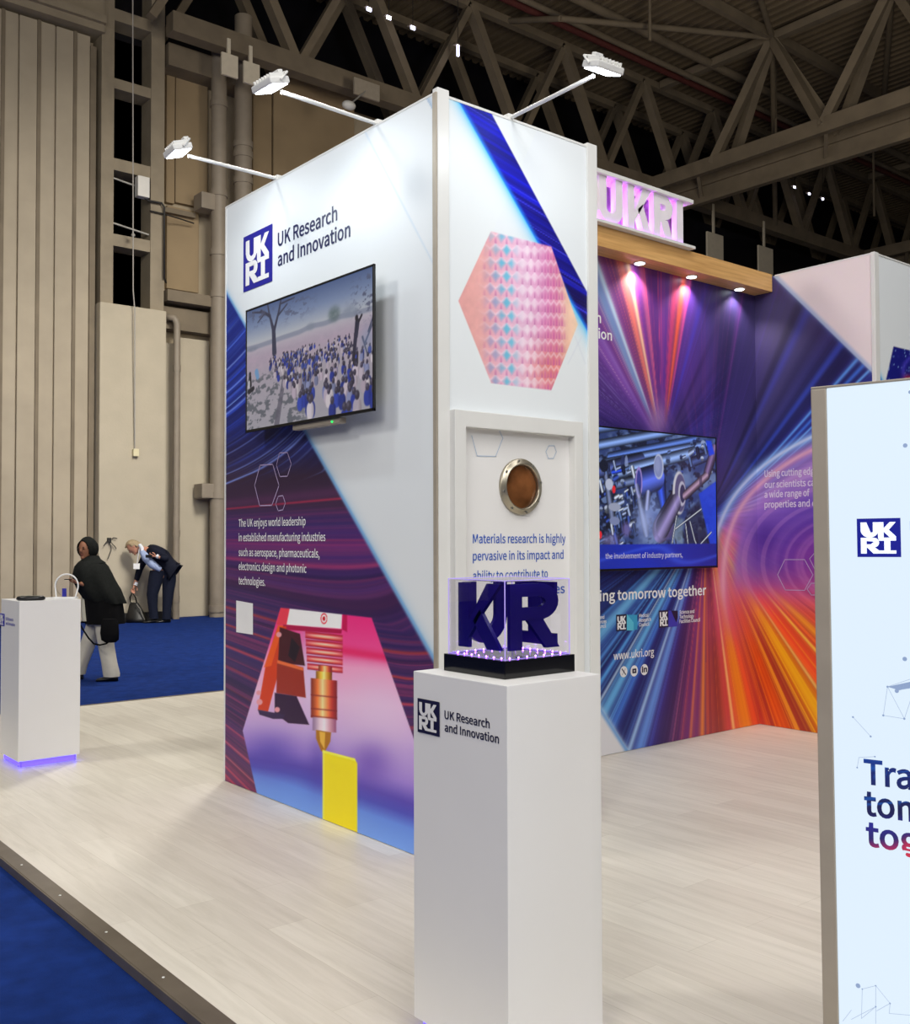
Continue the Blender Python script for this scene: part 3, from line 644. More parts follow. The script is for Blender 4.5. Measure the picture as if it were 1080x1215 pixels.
    # one figure standing at the right, one small at the left edge, a blue chair
    for a, b, r, cl in (((0.895, 0.36), (0.885, 0.46), .024, (52, 50, 70)), ((0.885, 0.44), (0.87, 0.60), .020, (56, 52, 74)), ((0.872, 0.58), (0.868, 0.655), .008, (48, 44, 56)), ((0.895, 0.58), (0.895, 0.655), .008, (48, 44, 56)), ((0.905, 0.36), (0.925, 0.32), .009, (48, 44, 56)), ((0.03, 0.56), (0.035, 0.63), .018, (40, 40, 50)), ((0.02, 0.60), (0.02, 0.64), .012, (226, 222, 230)), ((0.09, 0.53), (0.10, 0.57), .026, (126, 172, 220)), ((0.02, 0.68), (0.06, 0.66), .02, (44, 44, 54))):
        cap(a, b, r, r*0.9, cl)
    cap((0.89, 0.325), (0.89, 0.335), 0.016, 0.016, (44, 40, 50)); cap((0.03, 0.53), (0.03, 0.535), 0.014, 0.014, (40, 36, 44))
    for a, b in (((0.95, 0.52), (1.0, 0.40)), ((0.97, 0.45), (1.0, 0.36)), ((0.93, 0.48), (0.96, 0.60))): cap(a, b, 0.008, 0.005, (70, 74, 100))
    col = mixc(col, (150, 168, 206), np.exp(-(((u-0.96)/0.05)**2+((v-0.5)/0.09)**2))*0.5)
    return col*0.82
PLT = Plane((X0, YE, 0), (0, -1, 0)); D1 = 0.115
PT = Plane((X0-D1, YE, 0), (0, -1, 0))
(sa, ta), (sb, tb) = PT.px(291.5, 366), PT.px(443.5, 490.5); _, ta2 = PT.px(443.5, 315.5); _, tb2 = PT.px(291.5, 511)
tvL, PP = television(PLT, ((sa, (ta+ta2)/2), (sb, (tb+tb2)/2)), 'black framed television showing a seated crowd under a tree, on the tower', paint_crowd, 250, 150, D1)
zb_ = (tb+tb2)/2
MB().bbox(PP(sa+0.55, zb_-0.03, D1-0.06), PP(sa+1.05, zb_+0.002, D1-0.015), 0.004).build('sensor_bar', GREYALU, tvL)
MB().ball(PP(sa+0.98, zb_-0.018, D1-0.012), 0.006).build('power_light', mat('green_light', C(20, 220, 90), 0.4, emit=C(20, 230, 90), estr=2), tvL)

# ================================================================== MURAL WALLS
YM, XM = 5.119, 7.626
wallA = thing('display_wall', ((XE+XM)/2, YM+0.04, 0), 'long mural wall of colourful light streaks radiating behind the second screen', 'display wall')
MB().box((XE+0.002, YM+0.006, 0), (XM+0.08, YM+0.08, 3.85)).build('wall_core', WHITE, wallA)
PA = Plane((XE, YM, 0), (1, 0, 0)); PB = Plane((XM, YM, 0), (0, -1, 0))
def paint_tunnel(x, y):
    w = (1-ss(430, 590, y))*(1-ss(800, 880, x))
    return mixc(tunnel(x, y, 838.0, 612.0, False), tunnel(x, y, 786.0, 532.0, True), w)
def tunnel(x, y, cx, cy, upper):
    dx, dy = x-cx, y-cy; r = np.hypot(dx, dy)+1e-3
    th = np.degrees(np.arctan2(dx, -dy)); th = th - 14*np.exp(-r/110)*ss(10, 60, th)*(1-ss(120, 170, th))
    PAL = [(-180, (120, 50, 100)), (-174, (104, 46, 110)), (-167, (52, 40, 112)), (-160, (28, 36, 108)), (-150, (26, 38, 110)), (-140, (30, 54, 132)), (-128, (28, 36, 96)), (-112, (26, 32, 96)), (-80, (50, 40, 116)), (-52, (84, 52, 140)), (-38, (104, 62, 158)), (-28, (112, 62, 150)), (-20, (150, 66, 136)), (-12, (108, 52, 140)), (0, (96, 46, 132)), (10, (74, 44, 130)), (18, (56, 42, 112)), (28, (58, 52, 98)), (40, (44, 44, 112)), (48, (38, 44, 130)), (58, (42, 52, 150)), (68, (74, 84, 176)), (78, (98, 82, 180)), (90, (92, 58, 158)), (104, (120, 56, 150)), (118, (190, 64, 116)), (130, (224, 80, 70)), (144, (226, 72, 44)), (158, (220, 86, 36)), (168, (206, 70, 58)), (180, (120, 50, 100))]
    if not upper: PAL = [p for p in PAL if p[0] < -110 or p[0] > 20] + [(-60, (46, 40, 112)), (-20, (70, 46, 130)), (0, (56, 40, 112)), (14, (54, 42, 100))]; PAL.sort()
    base = ramp(th, PAL)
    hot = ss(100, 128, th)*ss(50, 230, r); base = mixc(base, (232, 84, 30), hot*0.35)
    base = mixc(base, (140, 36, 66), hot*np.clip(n1(th*0.9+40, 9)*2.2-1.0, 0, 1)*0.5)
    base = mixc(base, (78, 72, 98), np.exp(-(((x-918)/46)**2+((y-385)/60)**2))*0.75)
    base = mixc(base, (30, 30, 84), np.exp(-(((x-1000)/50)**2+((y-445)/36)**2))*0.7)
    base = mixc(base, (44, 40, 86), np.exp(-(((x-872)/26)**2+((y-400)/80)**2))*0.6)
    base = mixc(base, (116, 60, 150), np.exp(-(((x-724)/34)**2+((y-370)/60)**2))*0.5)
    base = mixc(base, (96, 46, 140), np.exp(-(((x-820)/26)**2+((y-440)/60)**2))*0.45)
    # broad soft beams, then fine trails inside them
    f1 = n1(th*0.42+90, 5); base = base*(0.80+0.38*f1)[..., None]
    f = n1(th*1.9+300, 3)*0.5 + n1(th*4.6+500, 4)*0.5
    hue = ramp(th, [(-180, (240, 110, 60)), (-174, (190, 80, 90)), (-167, (80, 90, 210)), (-158, (110, 180, 244)), (-138, (100, 180, 244)), (-122, (50, 90, 200)), (-60, (130, 90, 190)), (-38, (160, 150, 220)), (-27, (200, 130, 180)), (-18, (250, 130, 100)), (-8, (220, 84, 130)), (6, (190, 60, 130)), (14, (90, 60, 180)), (28, (66, 66, 160)), (42, (60, 110, 220)), (58, (110, 160, 238)), (70, (170, 186, 240)), (84, (200, 140, 206)), (102, (210, 90, 180)), (125, (255, 120, 110)), (140, (255, 120, 40)), (152, (255, 190, 40)), (165, (255, 150, 50)), (180, (240, 110, 60))])
    amt = np.interp(th, [-180, -165, -150, -130, -110, -40, -20, 8, 20, 40, 60, 80, 110, 130, 160, 180], [0.5, 0.5, 0.5, 0.5, 0.4, 0.5, 0.7, 0.6, 0.25, 0.35, 0.7, 0.6, 0.7, 0.9, 0.9, 0.6])
    base = mixc(base, hue, np.clip(np.clip(f, 0, 1)**4.2*2.6*amt*ss(10, 90, r)*(1.0 if upper else 0.35+0.65*np.clip(ss(95, 125, np.abs(th)), 0, 1)), 0, 0.8))
    def trail(a, w, cl, k, r0=20, r1=60):
        nonlocal base; d = (th-a+180) % 360-180; base = mixc(base, cl, np.exp(-(d/w)**2)*k*ss(r0, r1, r))
    TR = ((-21.5, 2.6, (120, 176, 226), 0.75), (-19.5, 0.8, (190, 224, 246), 0.85), (-12.5, 1.8, (246, 130, 110), 0.85), (-10.6, 0.7, (255, 214, 170), 0.9), (-6.5, 1.0, (226, 110, 150), 0.6), (4.5, 1.2, (240, 70, 110), 0.7), (7.2, 1.3, (246, 96, 66), 0.9), (9.5, 0.6, (230, 80, 140), 0.7), (-29, 1.4, (150, 110, 200), 0.6), (15, 1.0, (70, 60, 200), 0.65),
                     (26, 1.2, (66, 70, 170), 0.6), (37.5, 0.9, (58, 80, 200), 0.7), (43, 0.55, (100, 164, 248), 0.85), (45.2, 0.6, (70, 126, 236), 0.8), (47.2, 0.4, (110, 176, 250), 0.85), (50, 0.45, (90, 150, 240), 0.75), (53, 0.45, (80, 130, 234), 0.75), (56, 1.3, (64, 110, 222), 0.7),
                     (61, 1.0, (120, 170, 240), 0.75), (64.5, 1.0, (150, 196, 246), 0.8), (69, 1.3, (200, 204, 240), 0.8), (73.5, 1.8, (226, 180, 196), 0.7), (79, 1.2, (150, 110, 200), 0.6), (112, 0.5, (255, 160, 190), 0.5), (119, 0.5, (255, 170, 170), 0.6), (127, 1.0, (255, 120, 90), 0.6), (135, 1.6, (255, 176, 40), 0.8), (139.5, 0.6, (255, 220, 80), 0.8), (150, 2.3, (252, 196, 26), 0.85), (146.6, 0.5, (255, 226, 110), 0.75), (160, 2.0, (236, 84, 26), 0.6), (169.5, 1.7, (252, 150, 36), 0.85), (172.6, 0.4, (255, 216, 130), 0.8), (-179, 0.7, (240, 140, 60), 0.85), (-176, 0.4, (226, 130, 80), 0.6),
                     (-164, 1.4, (110, 160, 238), 0.9), (-161.8, 0.6, (176, 214, 250), 0.85), (-156, 1.0, (70, 130, 230), 0.8), (-152.6, 1.5, (110, 190, 244), 0.9), (-150.2, 0.4, (200, 230, 252), 0.8), (-147.6, 0.7, (90, 170, 240), 0.85), (-143.5, 0.6, (90, 160, 236), 0.8), (-138, 2.6, (120, 196, 242), 0.85), (-134, 0.6, (80, 150, 230), 0.7))
    for a, w, cl, k in TR:
        if (-40 < a < 20) == upper: trail(a, w, cl, k)
    if upper: return mixc(base, (240, 196, 226), np.exp(-(((x-781)/12)**2+((y-502)/24)**2))*0.65)
    # bright rim of the tunnel sweeping down from the upper right, with arcs inside it
    PTS = [(985, 524), (940, 545), (903, 572), (876, 604), (862, 642), (857, 690), (862, 735), (872, 780)]
    def chaikin(P):
        for _ in range(3): P = [P[0]] + [tuple(np.array(a)*(1-t)+np.array(b_)*t) for a, b_ in zip(P[:-1], P[1:]) for t in (0.25, 0.75)] + [P[-1]]
        return P
    PTS = chaikin(PTS); PT3 = chaikin([(985, 508), (935, 532), (895, 560), (866, 594), (850, 632), (846, 660)])
    d = np.full(x.shape, 1e9)
    for a, b_ in zip(PTS[:-1], PTS[1:]): d = np.minimum(d, capsule(x, y, a, b_, 0, 0)[0])
    along = ss(760, 690, y) if False else (1-ss(690, 770, y))
    inside = np.where((x > np.interp(y, [p[1] for p in PTS], [p[0] for p in PTS])) & (y > 520), 1.0, 0.0)
    g = np.hypot((x-1000)/128.0, (y-668)/100.0); sw = ss(0, 18, d)*inside*(1-ss(690, 740, y))
    fld = ramp(g, [(0, (150, 64, 160)), (0.35, (120, 56, 160)), (0.62, (96, 60, 170)), (0.85, (130, 90, 190)), (1.1, (180, 130, 206))])
    fld = mixc(fld, (222, 90, 140), ss(665, 720, y)*0.85); fld = mixc(fld, (70, 40, 140), np.exp(-(((x-908)/16)**2+((y-640)/22)**2))*0.7)
    fld = mixc(fld, (230, 170, 220), np.clip(n1(g*40, 17)**6*1.2, 0, 0.24)); base = mixc(base, fld, sw*0.9)
    base = mixc(base, (214, 140, 196), np.exp(-(d/9)**2)*along*0.8); base = mixc(base, (244, 190, 190), np.exp(-(d/2.6)**2)*along*0.55)
    d2 = np.full(x.shape, 1e9)
    for a, b_ in zip(PT3[:-1], PT3[1:]): d2 = np.minimum(d2, capsule(x, y, a, b_, 0, 0)[0])
    base = mixc(base, (150, 190, 240), np.exp(-(d2/6)**2)*0.8); base = mixc(base, (226, 226, 246), np.exp(-(d2/1.8)**2)*0.6)
    base = mixc(base, (216, 84, 130), np.exp(-(((x-870)/40)**2+((y-735)/30)**2))*0.45)
    return base
def paint_A(x, y):
    base = paint_tunnel(x, y)
    e = side(x, y, (715, 843), (749, 896)); base = mixc(base, (190, 216, 242), np.exp(-np.clip(-e, 0, 99)/2.2)*0.9); base = mixc(base, (120, 170, 226), ss(-1, 1, e)); base = mixc(base, (232, 232, 236), ss(1, 6, e))
    return base
def paint_B(x, y):
    base = paint_tunnel(x, y)
    e = -side(x, y, (916, 326), (1036, 443)); base = mixc(base, (110, 130, 190), np.exp(-np.clip(-e, 0, 99)/1.8)*0.8); base = mixc(base, (176, 190, 220), ss(-0.8, 0.8, e)); base = mixc(base, (240, 226, 228), ss(1.5, 7, e))
    return base
grid('printed_panel', PA, 0.0, XM-XE, 0.004, 3.846, 330, 560, paint_A, PRINT, wallA, 0.0)
emx = MB()
tx = [('UK Research', None), ]
text(PA, 'UK Research', 640, 713, 369, 12, WHITEPRINT, wallA, bold=0.012)
text(PA, 'and Innovation', 640, 726, 388.5, 12, WHITEPRINT, wallA, bold=0.012)
text(PA, 'Transforming tomorrow together', 643, 838, 717.3, 12.5, WHITEPRINT, wallA, bold=0.014)
DARKNAVY = mat('dark_navy_print', C(22, 20, 58), 0.45, var=0.05); CYANP = mat('cyan_print', C(50, 160, 205), 0.45, var=0.05); CYANL = mat('light_cyan_print', C(90, 196, 224), 0.45, var=0.05); INDP = mat('indigo_print', C(54, 56, 176), 0.45, var=0.05)
for xa, xb, xc, ya, yb, fillm, darkm, words in ((731, 743.5, 756, 729.5, 748, CYANP, CYANL, ('Medical', 'Research', 'Council')), (781.5, 793, 804, 724.5, 744, INDP, DARKNAVY, ('Science and', 'Technology', 'Facilities Council'))):
    emblem(PA, ((xa, ya), (xb, yb)), DARKNAVY, WHITEPRINT, wallA, thick=0.001)
    poly_px(PA, [(xb, ya), (xc, ya), (xc, yb-1), (xb, yb)], 'square_emblem', fillm, wallA, 0.002, 0.001)
    if fillm is CYANP: poly_px(PA, [(xb, ya-1), (xb+8, ya+9), (xb+8, yb), (xb, yb)], 'square_emblem', darkm, wallA, 0.004)
    else: poly_px(PA, [(xb+3, ya), (xc, ya), (xc, ya+8), (xb+9, ya+14)], 'square_emblem', darkm, wallA, 0.004)
    for i, wd_ in enumerate(words):
        x0 = xc+2.3; text(PA, wd_, x0, x0+[11, 14, 12][i] if fillm is CYANP else x0+[17.5, 17, 24.5][i], (732.5 if fillm is CYANP else 728.5)+i*5.4, 4.0, WHITEPRINT, wallA, bold=0.012)
for i, (wd_, xa_, xb_) in enumerate((('Engineering and', 692, 717), ('Physical Sciences', 692, 719.5), ('Research Council', 692, 719))): text(PA, wd_, xa_, xb_, 736+i*5.4, 4.2, WHITEPRINT, wallA, bold=0.012)
text(PA, 'www.ukri.org', 728, 776, 783, 9, WHITEPRINT, wallA, bold=0.008)
def disc_px(pl, x, y, rp, m, parent, off, name, n=28):
    s, t = pl.px(x, y); _, t2 = pl.px(x, y-rp); r = t2-t
    return flat(pl, [(s+r*math.cos(2*math.pi*k/n), t+r*math.sin(2*math.pi*k/n)) for k in range(n)], [tuple(range(n))], name, m, parent, off), s, t, r
for i, (x, y) in enumerate(((740, 797), (752.5, 796), (764.5, 794.5))):
    d, s, t, r = disc_px(PA, x, y, 6.6, WHITEPRINT, wallA, 0.002, 'round_icon')
    if i == 0:
        lines_mb(PA, [((s-r*.45, t+r*.5), (s+r*.45, t-r*.5))], r*.22, 0.0035).build('icon_mark', DARKNAVY, d); lines_mb(PA, [((s+r*.42, t+r*.5), (s-r*.42, t-r*.5))], r*.08, 0.0037).build('icon_mark', DARKNAVY, d)
    elif i == 1:
        flat(PA, [(s-r*.55, t-r*.36), (s-r*.45, t-r*.42), (s+r*.45, t-r*.42), (s+r*.55, t-r*.36), (s+r*.55, t+r*.36), (s+r*.45, t+r*.42), (s-r*.45, t+r*.42), (s-r*.55, t+r*.36)], [tuple(range(8))], 'icon_mark', DARKNAVY, d, 0.0035)
        flat(PA, [(s-r*.16, t-r*.2), (s+r*.24, t), (s-r*.16, t+r*.2)], [(0, 1, 2)], 'icon_mark', WHITEPRINT, d, 0.0045)
    else:
        text(PA, 'in', x-3.2, x+3.2, y+3.2, 6.2, DARKNAVY, d, name='icon_mark', bold=0.03, off=0.0035)

# corner tower on the right, side wall carrying the mural on
wallB = thing('display_tower', (XM+0.95, 4.6, 0), 'white corner tower at the far right with mural side and tilted blue picture', 'display tower')
MB().box((XM+0.006, 4.036, 0), (9.5, YM, 3.85)).build('tower_core', WHITE, wallB)
grid('printed_panel', PB, 0.0, YM-4.05, 0.004, 3.85, 170, 560, paint_B, PRINT, wallB, 0.0)
MB().bbox((XM-0.006, 4.02, 0), (XM+0.06, 4.055, 3.862), 0.003).build('corner_post', ALU, wallB)
MB().bbox((XM-0.002, 4.03, 3.846), (XM+0.03, YM-0.2, 3.858), 0.002).bbox((XM+0.05, 4.024, 3.846), (9.5, 4.05, 3.858), 0.002).build('top_rail', ALU, wallB)
PW = Plane((XM, 4.03, 0), (1, 0, 0)); PALELILAC = mat('pale_lilac_print', C(222, 208, 230), 0.45, var=0.02)
def paint_W(x, y):
    col = np.broadcast_to(np.array([230, 235, 238.0]), x.shape+(3,)).copy()
    e = side(x, y, (1036, 428), (1049, 455)); col = mixc(col, (110, 190, 240), np.exp(-np.clip(-e, 0, 99)/1.5)*(e < 1)); col = mixc(col, (40, 110, 190), ss(0, 1.5, e)*(x < 1075))
    m = inpoly(x, y, [(1060.5, 411), (1150, 430), (1130, 520), (1045, 480)], 0.7)
    b = np.broadcast_to(np.array([26, 28, 128.0]), x.shape+(3,)); b = mixc(b, (150, 190, 250), ss(0.80, 0.9, n2(x*0.8, y*0.8, 7))*0.8); b = mixc(b, (70, 60, 190), np.exp(-((np.hypot(x-1090, y-440)-18)/2.5)**2)*0.8); b = mixc(b, (200, 40, 50), np.exp(-(((x-1078)/6)**2+((y-450)/5)**2))*0.9)
    return mixc(col, b, m)
grid('printed_panel', PW, 0.062, 1.87, 0.004, 3.845, 130, 300, paint_W, PRINT, wallB, 0.0)
for s, x1, y in (('Using cutting edge facilities', 1003, 566), ('our scientists can', 972, 579), ('a wide range of', 961, 590.5), ('properties and c', 968, 602.5)):
    text(PB, s, 907.5, x1, y, 7.5, PALELILAC, wallB, bold=0.012)
hexline(PB, [(923, 682), (931.5, 664), (955, 664), (965, 682), (955, 700.5), (932, 700)], 0.006, LILACLINE, wallB)
hexline(PB, [(961, 663), (967, 656), (977, 656), (983, 665), (977, 675), (967, 675)], 0.006, LILACLINE, wallB)
hexline(PB, [(958, 699), (963, 692), (970, 692), (975, 699), (970, 706), (963, 706)], 0.006, LILACLINE, wallB)

U0 = [0.0]
def paint_pipes(u, v):
    A = 1.5; uf = u; u = (u-U0[0])/(1-U0[0]); x = u*A; y = v
    col = np.broadcast_to(np.array([44, 60, 112.0]), u.shape+(3,)).copy(); col = mixc(col, (110, 132, 176), ss(0.35, 0.75, fbm(u*9, v*9, 3))*0.8); col = mixc(col, (14, 18, 40), ss(0.50, 0.66, fbm(u*17, v*20, 10))*0.85)
    rr_ = np.random.RandomState(8)
    def pipe(p, q, r0, r1, tint=(150, 172, 214), a=1.0, flat_=0.75):
        nonlocal col; d, s = capsule(x, y, (p[0]*A, p[1]), (q[0]*A, q[1]), r0, r1); t = np.array(tint, float)
        cl = ramp(np.clip(s, -1, 1), [(-1, t*0.25), (-0.6, t*0.8), (-0.25, t*1.12), (0.0, np.minimum(255, t*1.22)), (0.35, t*0.8), (0.8, t*0.36), (1, t*0.2)]); col = mixc(col, cl, (1-ss(-0.003, 0.006, d))*a)
    def ell(cx, cy, rx, ry, cl, a=1.0, e=0.08):
        nonlocal col; d = np.hypot((x-cx*A)/rx, (y-cy)/ry)-1; col = mixc(col, cl, (1-ss(-e, e, d))*a)
    for (p, q, r, t) in (((-0.1, 0.02), (0.4, -0.1), 0.05, (110, 140, 210)), ((-0.1, 0.155), (0.62, -0.03), 0.036, (120, 150, 214)), ((0.1, 0.20), (0.8, 0.02), 0.03, (84, 116, 196)), ((0.05, 0.25), (0.9, 0.05), 0.03, (112, 140, 206)), ((-0.1, 0.34), (0.34, 0.21), 0.055, (72, 86, 150)), ((0.14, 0.315), (0.80, 0.12), 0.046, (130, 158, 218)), ((0.06, 0.42), (0.3, 0.36), 0.035, (100, 116, 160)), ((0.78, 0.2), (1.02, 0.1), 0.04, (60, 76, 130))): pipe(p, q, r, r, t)
    ell(0.20, 0.25, 0.03, 0.07, (40, 50, 96), 0.8); ell(0.225, 0.245, 0.02, 0.06, (150, 166, 214), 0.7); pipe((0.12, 0.31), (0.2, 0.288), 0.018, 0.018, (40, 74, 216))
    # fittings and valves, thick at the left
    for k in range(150):
        if k < 105: cx, cy = rr_.uniform(-0.02, 0.30), rr_.uniform(0.24, 0.84)
        else: cx, cy = rr_.uniform(0.55, 1.0), rr_.choice([rr_.uniform(0.02, 0.28), rr_.uniform(0.6, 0.84)])
        tn = np.array([(150, 166, 206), (84, 106, 160), (36, 48, 92), (190, 200, 224), (50, 74, 160), (24, 28, 54)][rr_.randint(6)]); a = rr_.choice([-0.4, -0.3, 1.2, 1.35]); L = rr_.uniform(0.02, 0.06); r0 = rr_.uniform(0.010, 0.026)
        if rr_.rand() < 0.45: ell(cx, cy, r0*1.3, r0*0.8, tn, 0.9, 0.2); ell(cx, cy+r0*0.9, r0*1.2, r0*0.7, tn*0.45, 0.8, 0.2)
        else: pipe((cx, cy), (cx+L*math.cos(a)/A, cy+L*math.sin(a)), r0, r0*0.85, tn)
    pipe((0.07, 0.36), (0.11, 0.62), 0.03, 0.04, (110, 120, 156), 0.9); ell(0.05, 0.27, 0.05, 0.045, (20, 24, 44)); ell(0.09, 0.40, 0.045, 0.04, (176, 184, 208)); ell(0.13, 0.56, 0.07, 0.03, (150, 156, 180)); ell(0.13, 0.66, 0.06, 0.03, (120, 130, 170))
    for cx, cy in ((0.125, 0.435), (0.018, 0.76)): ell(cx, cy, 0.02, 0.028, (224, 40, 50), 1, 0.15)
    # blue pump body with flanges
    pipe((0.50, 0.36), (0.53, 0.56), 0.07, 0.04, (44, 76, 206)); pipe((0.36, 0.37), (0.47, 0.33), 0.105, 0.10, (76, 96, 200)); ell(0.325, 0.375, 0.042, 0.115, (150, 130, 200)); ell(0.325, 0.375, 0.028, 0.09, (56, 60, 140)); pipe((0.40, 0.46), (0.39, 0.55), 0.03, 0.03, (150, 156, 200))
    ell(0.49, 0.25, 0.062, 0.095, (176, 184, 212)); ell(0.487, 0.25, 0.052, 0.08, (128, 138, 184)); ell(0.48, 0.24, 0.03, 0.05, (146, 154, 196), 0.7, 0.4)
    # slanting column of the frame and steam
    pipe((0.31, 0.42), (0.38, 0.74), 0.035, 0.035, (140, 150, 190), 0.7)
    # large swept pipe
    pipe((0.50, 0.72), (0.66, 0.46), 0.10, 0.085, (122, 112, 164)); ell(0.53, 0.70, 0.12, 0.10, (120, 108, 158), 0.85, 0.25); ell(0.57, 0.73, 0.09, 0.07, (64, 54, 96), 0.6, 0.4)
    ell(0.665, 0.44, 0.085, 0.165, (196, 194, 204)); ell(0.675, 0.44, 0.072, 0.145, (84, 78, 116)); ell(0.69, 0.445, 0.05, 0.095, (186, 182, 200), 0.9); ell(0.695, 0.445, 0.036, 0.07, (50, 46, 78)); pipe((0.52, 0.70), (0.63, 0.52), 0.085, 0.07, (132, 120, 170), 0.9)
    pipe((0.985, 0.10), (0.915, 0.29), 0.055, 0.045, (112, 90, 132)); pipe((0.905, 0.305), (0.72, 0.455), 0.036, 0.036, (150, 122, 146)); ell(0.86, 0.34, 0.02, 0.05, (60, 48, 76), 0.7)
    # blue beams and dark corner at the right
    m_ = inpoly(u*100, v*100, [(84, 44), (101, 33), (101, 84), (94, 84)], 0.8); col = mixc(col, (22, 60, 206), m_*0.92); m_ = inpoly(u*100, v*100, [(91, 2), (96, 2), (99, 12), (94, 14)], 0.8); col = mixc(col, (20, 60, 220), m_)
    m_ = inpoly(u*100, v*100, [(73, 58), (84, 50), (93, 83), (70, 83)], 1.5); col = mixc(col, (26, 30, 52), m_*0.75); m_ = inpoly(u*100, v*100, [(60, 78), (64, 62), (70, 64), (69, 83)], 1.5); col = mixc(col, (120, 140, 156), m_*0.7)
    for p, q in (((0.86, 0.56), (0.62, 0.72)), ((0.76, 0.66), (0.80, 0.80)), ((0.80, 0.80), (0.82, 0.84)), ((0.72, 0.68), (0.74, 0.83)), ((0.64, 0.62), (0.60, 0.82)), ((0.84, 0.84), (0.95, 0.74))): pipe(p, q, 0.006, 0.006, (196, 202, 216))
    ell(0.22, 0.72, 0.05, 0.05, (150, 120, 190), 0.5, 0.6); ell(0.1, 0.8, 0.1, 0.05, (150, 130, 186), 0.45, 0.6)
    col = mixc(col, (168, 182, 232), np.exp(-(((u-0.38)/0.09)**2+((v-0.66)/0.13)**2))*0.75); col = mixc(col, (130, 150, 226), np.exp(-(((u-0.45)/0.07)**2+((v-0.55)/0.1)**2))*0.35); u = uf
    band = ss(0.823, 0.83, v); bl = ramp(u, [(0, (26, 40, 140)), (0.5, (24, 42, 170)), (1, (20, 30, 130))]); w = np.abs(np.sin(u*9+np.sin(v*14)*0.8)*0.06+0.91-v); bl = mixc(bl, (60, 90, 226), np.exp(-(w/0.02)**2)*0.5)
    return mixc(col, bl, band)
D2 = 0.075; PT2 = Plane((XE, YM-D2, 0), (1, 0, 0))
sR, tR1 = PT2.px(850.5, 519); _, tR0 = PT2.px(850.5, 673.5); 
wR = (tR1-tR0)*1.755
U0[0] = 1-(sR-PT2.px(709, 600)[0])/wR
tvR, PP2 = television(PA, ((sR-wR, tR1), (sR, tR0)), 'black framed television showing blue factory pipework, on the streaked mural wall', paint_pipes, 300, 160, D2)
text(PT2, 'the involvement of industry partners,', 719, 810.5, 663, 6.2, WHITEPRINT, tvR, name='screen_caption', off=-0.0028)

# ================================================================== WOODEN FASCIA WITH DOWNLIGHTS AND SIGN
OAK = bpy.data.materials.new('oak_veneer'); OAK.use_nodes = True
nt = OAK.node_tree; b = nt.nodes['Principled BSDF']; tc = nt.nodes.new('ShaderNodeTexCoord'); mp = nt.nodes.new('ShaderNodeMapping'); mp.inputs['Scale'].default_value = (1.2, 18, 26)
n_ = nt.nodes.new('ShaderNodeTexNoise'); n_.inputs['Scale'].default_value = 2; n_.inputs['Detail'].default_value = 7; r_ = nt.nodes.new('ShaderNodeValToRGB')
r_.color_ramp.elements[0].position = 0.3; r_.color_ramp.elements[0].color = C(196, 148, 88); r_.color_ramp.elements[1].position = 0.7; r_.color_ramp.elements[1].color = C(226, 180, 116)
nt.links.new(tc.outputs['Object'], mp.inputs[0]); nt.links.new(mp.outputs[0], n_.inputs['Vector']); nt.links.new(n_.outputs['Fac'], r_.inputs[0]); nt.links.new(r_.outputs[0], b.inputs['Base Color']); b.inputs['Roughness'].default_value = 0.45
ZB0, ZB1, YB0 = 3.715, 3.866, 4.94
fas = thing('wooden_fascia', (6.0, 5.03, ZB0), 'oak veneered beam with downlights along the top of the mural wall', 'beam')
MB().bbox((XE+0.005, YB0, ZB0), (7.62, YM-0.002, ZB1), 0.003).build('beam_board', OAK, fas)
for k, (x, y) in enumerate(((760, 312), (822, 328), (878, 343))):
    q = at(x, y, Z=ZB0-0.002); q[1] = 5.055
    d = MB().cyl((q[0], q[1], ZB0-0.006), (q[0], q[1], ZB0+0.002), 0.048, n=24).build('downlight', SILVER, fas)
    MB().cyl((q[0], q[1], ZB0-0.009), (q[0], q[1], ZB0-0.0055), 0.038, n=24).build('downlight_lens', LAMPGLOW, d)
    ld = bpy.data.lights.new('downlight_beam', 'SPOT'); ld.energy = 30; ld.spot_size = math.radians(120); ld.spot_blend = 0.7; ld.shadow_soft_size = 0.03; ld.color = (1.0, 0.93, 0.86)
    lo = bpy.data.objects.new('downlight_beam', ld); COL.objects.link(lo); lo.location = (q[0], q[1], ZB0-0.012); lo.rotation_euler = Vector((0, 0.02, -1)).to_track_quat('-Z', 'Y').to_euler()
# illuminated letters between two white plates
SX0, SX1, SY0, SY1, SZ0, SZ1 = 5.36, 6.47, 4.90, 5.10, 3.868, 4.252
sign = thing('letter_sign', ((SX0+SX1)/2, 5.0, SZ0), 'white block letter sign glowing purple on top of the oak beam', 'sign')
MB().bbox((SX0-0.05, SY0-0.015, SZ0), (SX1+0.02, SY1, SZ0+0.022), 0.003).build('base_plate', ALU, sign)
MB().bbox((SX0-0.02, SY0-0.015, SZ1-0.03), (SX1, SY1, SZ1), 0.003).build('top_plate', ALU, sign)
PS = Plane((0, SY0+0.062, 0), (1, 0, 0)); SIGNW = mat('sign_white', C(238, 232, 238), 0.45, var=0.02)
LED_BACK = mat('sign_back_panel', C(226, 190, 232), 0.5, var=0.05)  # lilac puts the purple LED glow into the panel colour
bk = MB()
for k in range(90):
    xx = SX0 + (SX1-SX0-0.06)*k/89; bk.obox((xx, SY1-0.045, SZ0+0.02), (xx, SY1-0.045, SZ1-0.03), 0.005, 0.02)
for k in range(28):
    zz = SZ0+0.03+(SZ1-SZ0-0.07)*k/27; bk.obox((SX0, SY1-0.04, zz), (SX1-0.06, SY1-0.04, zz), 0.006, 0.005, (0, 1, 0))
bk.build('lattice_back', LED_BACK, sign)
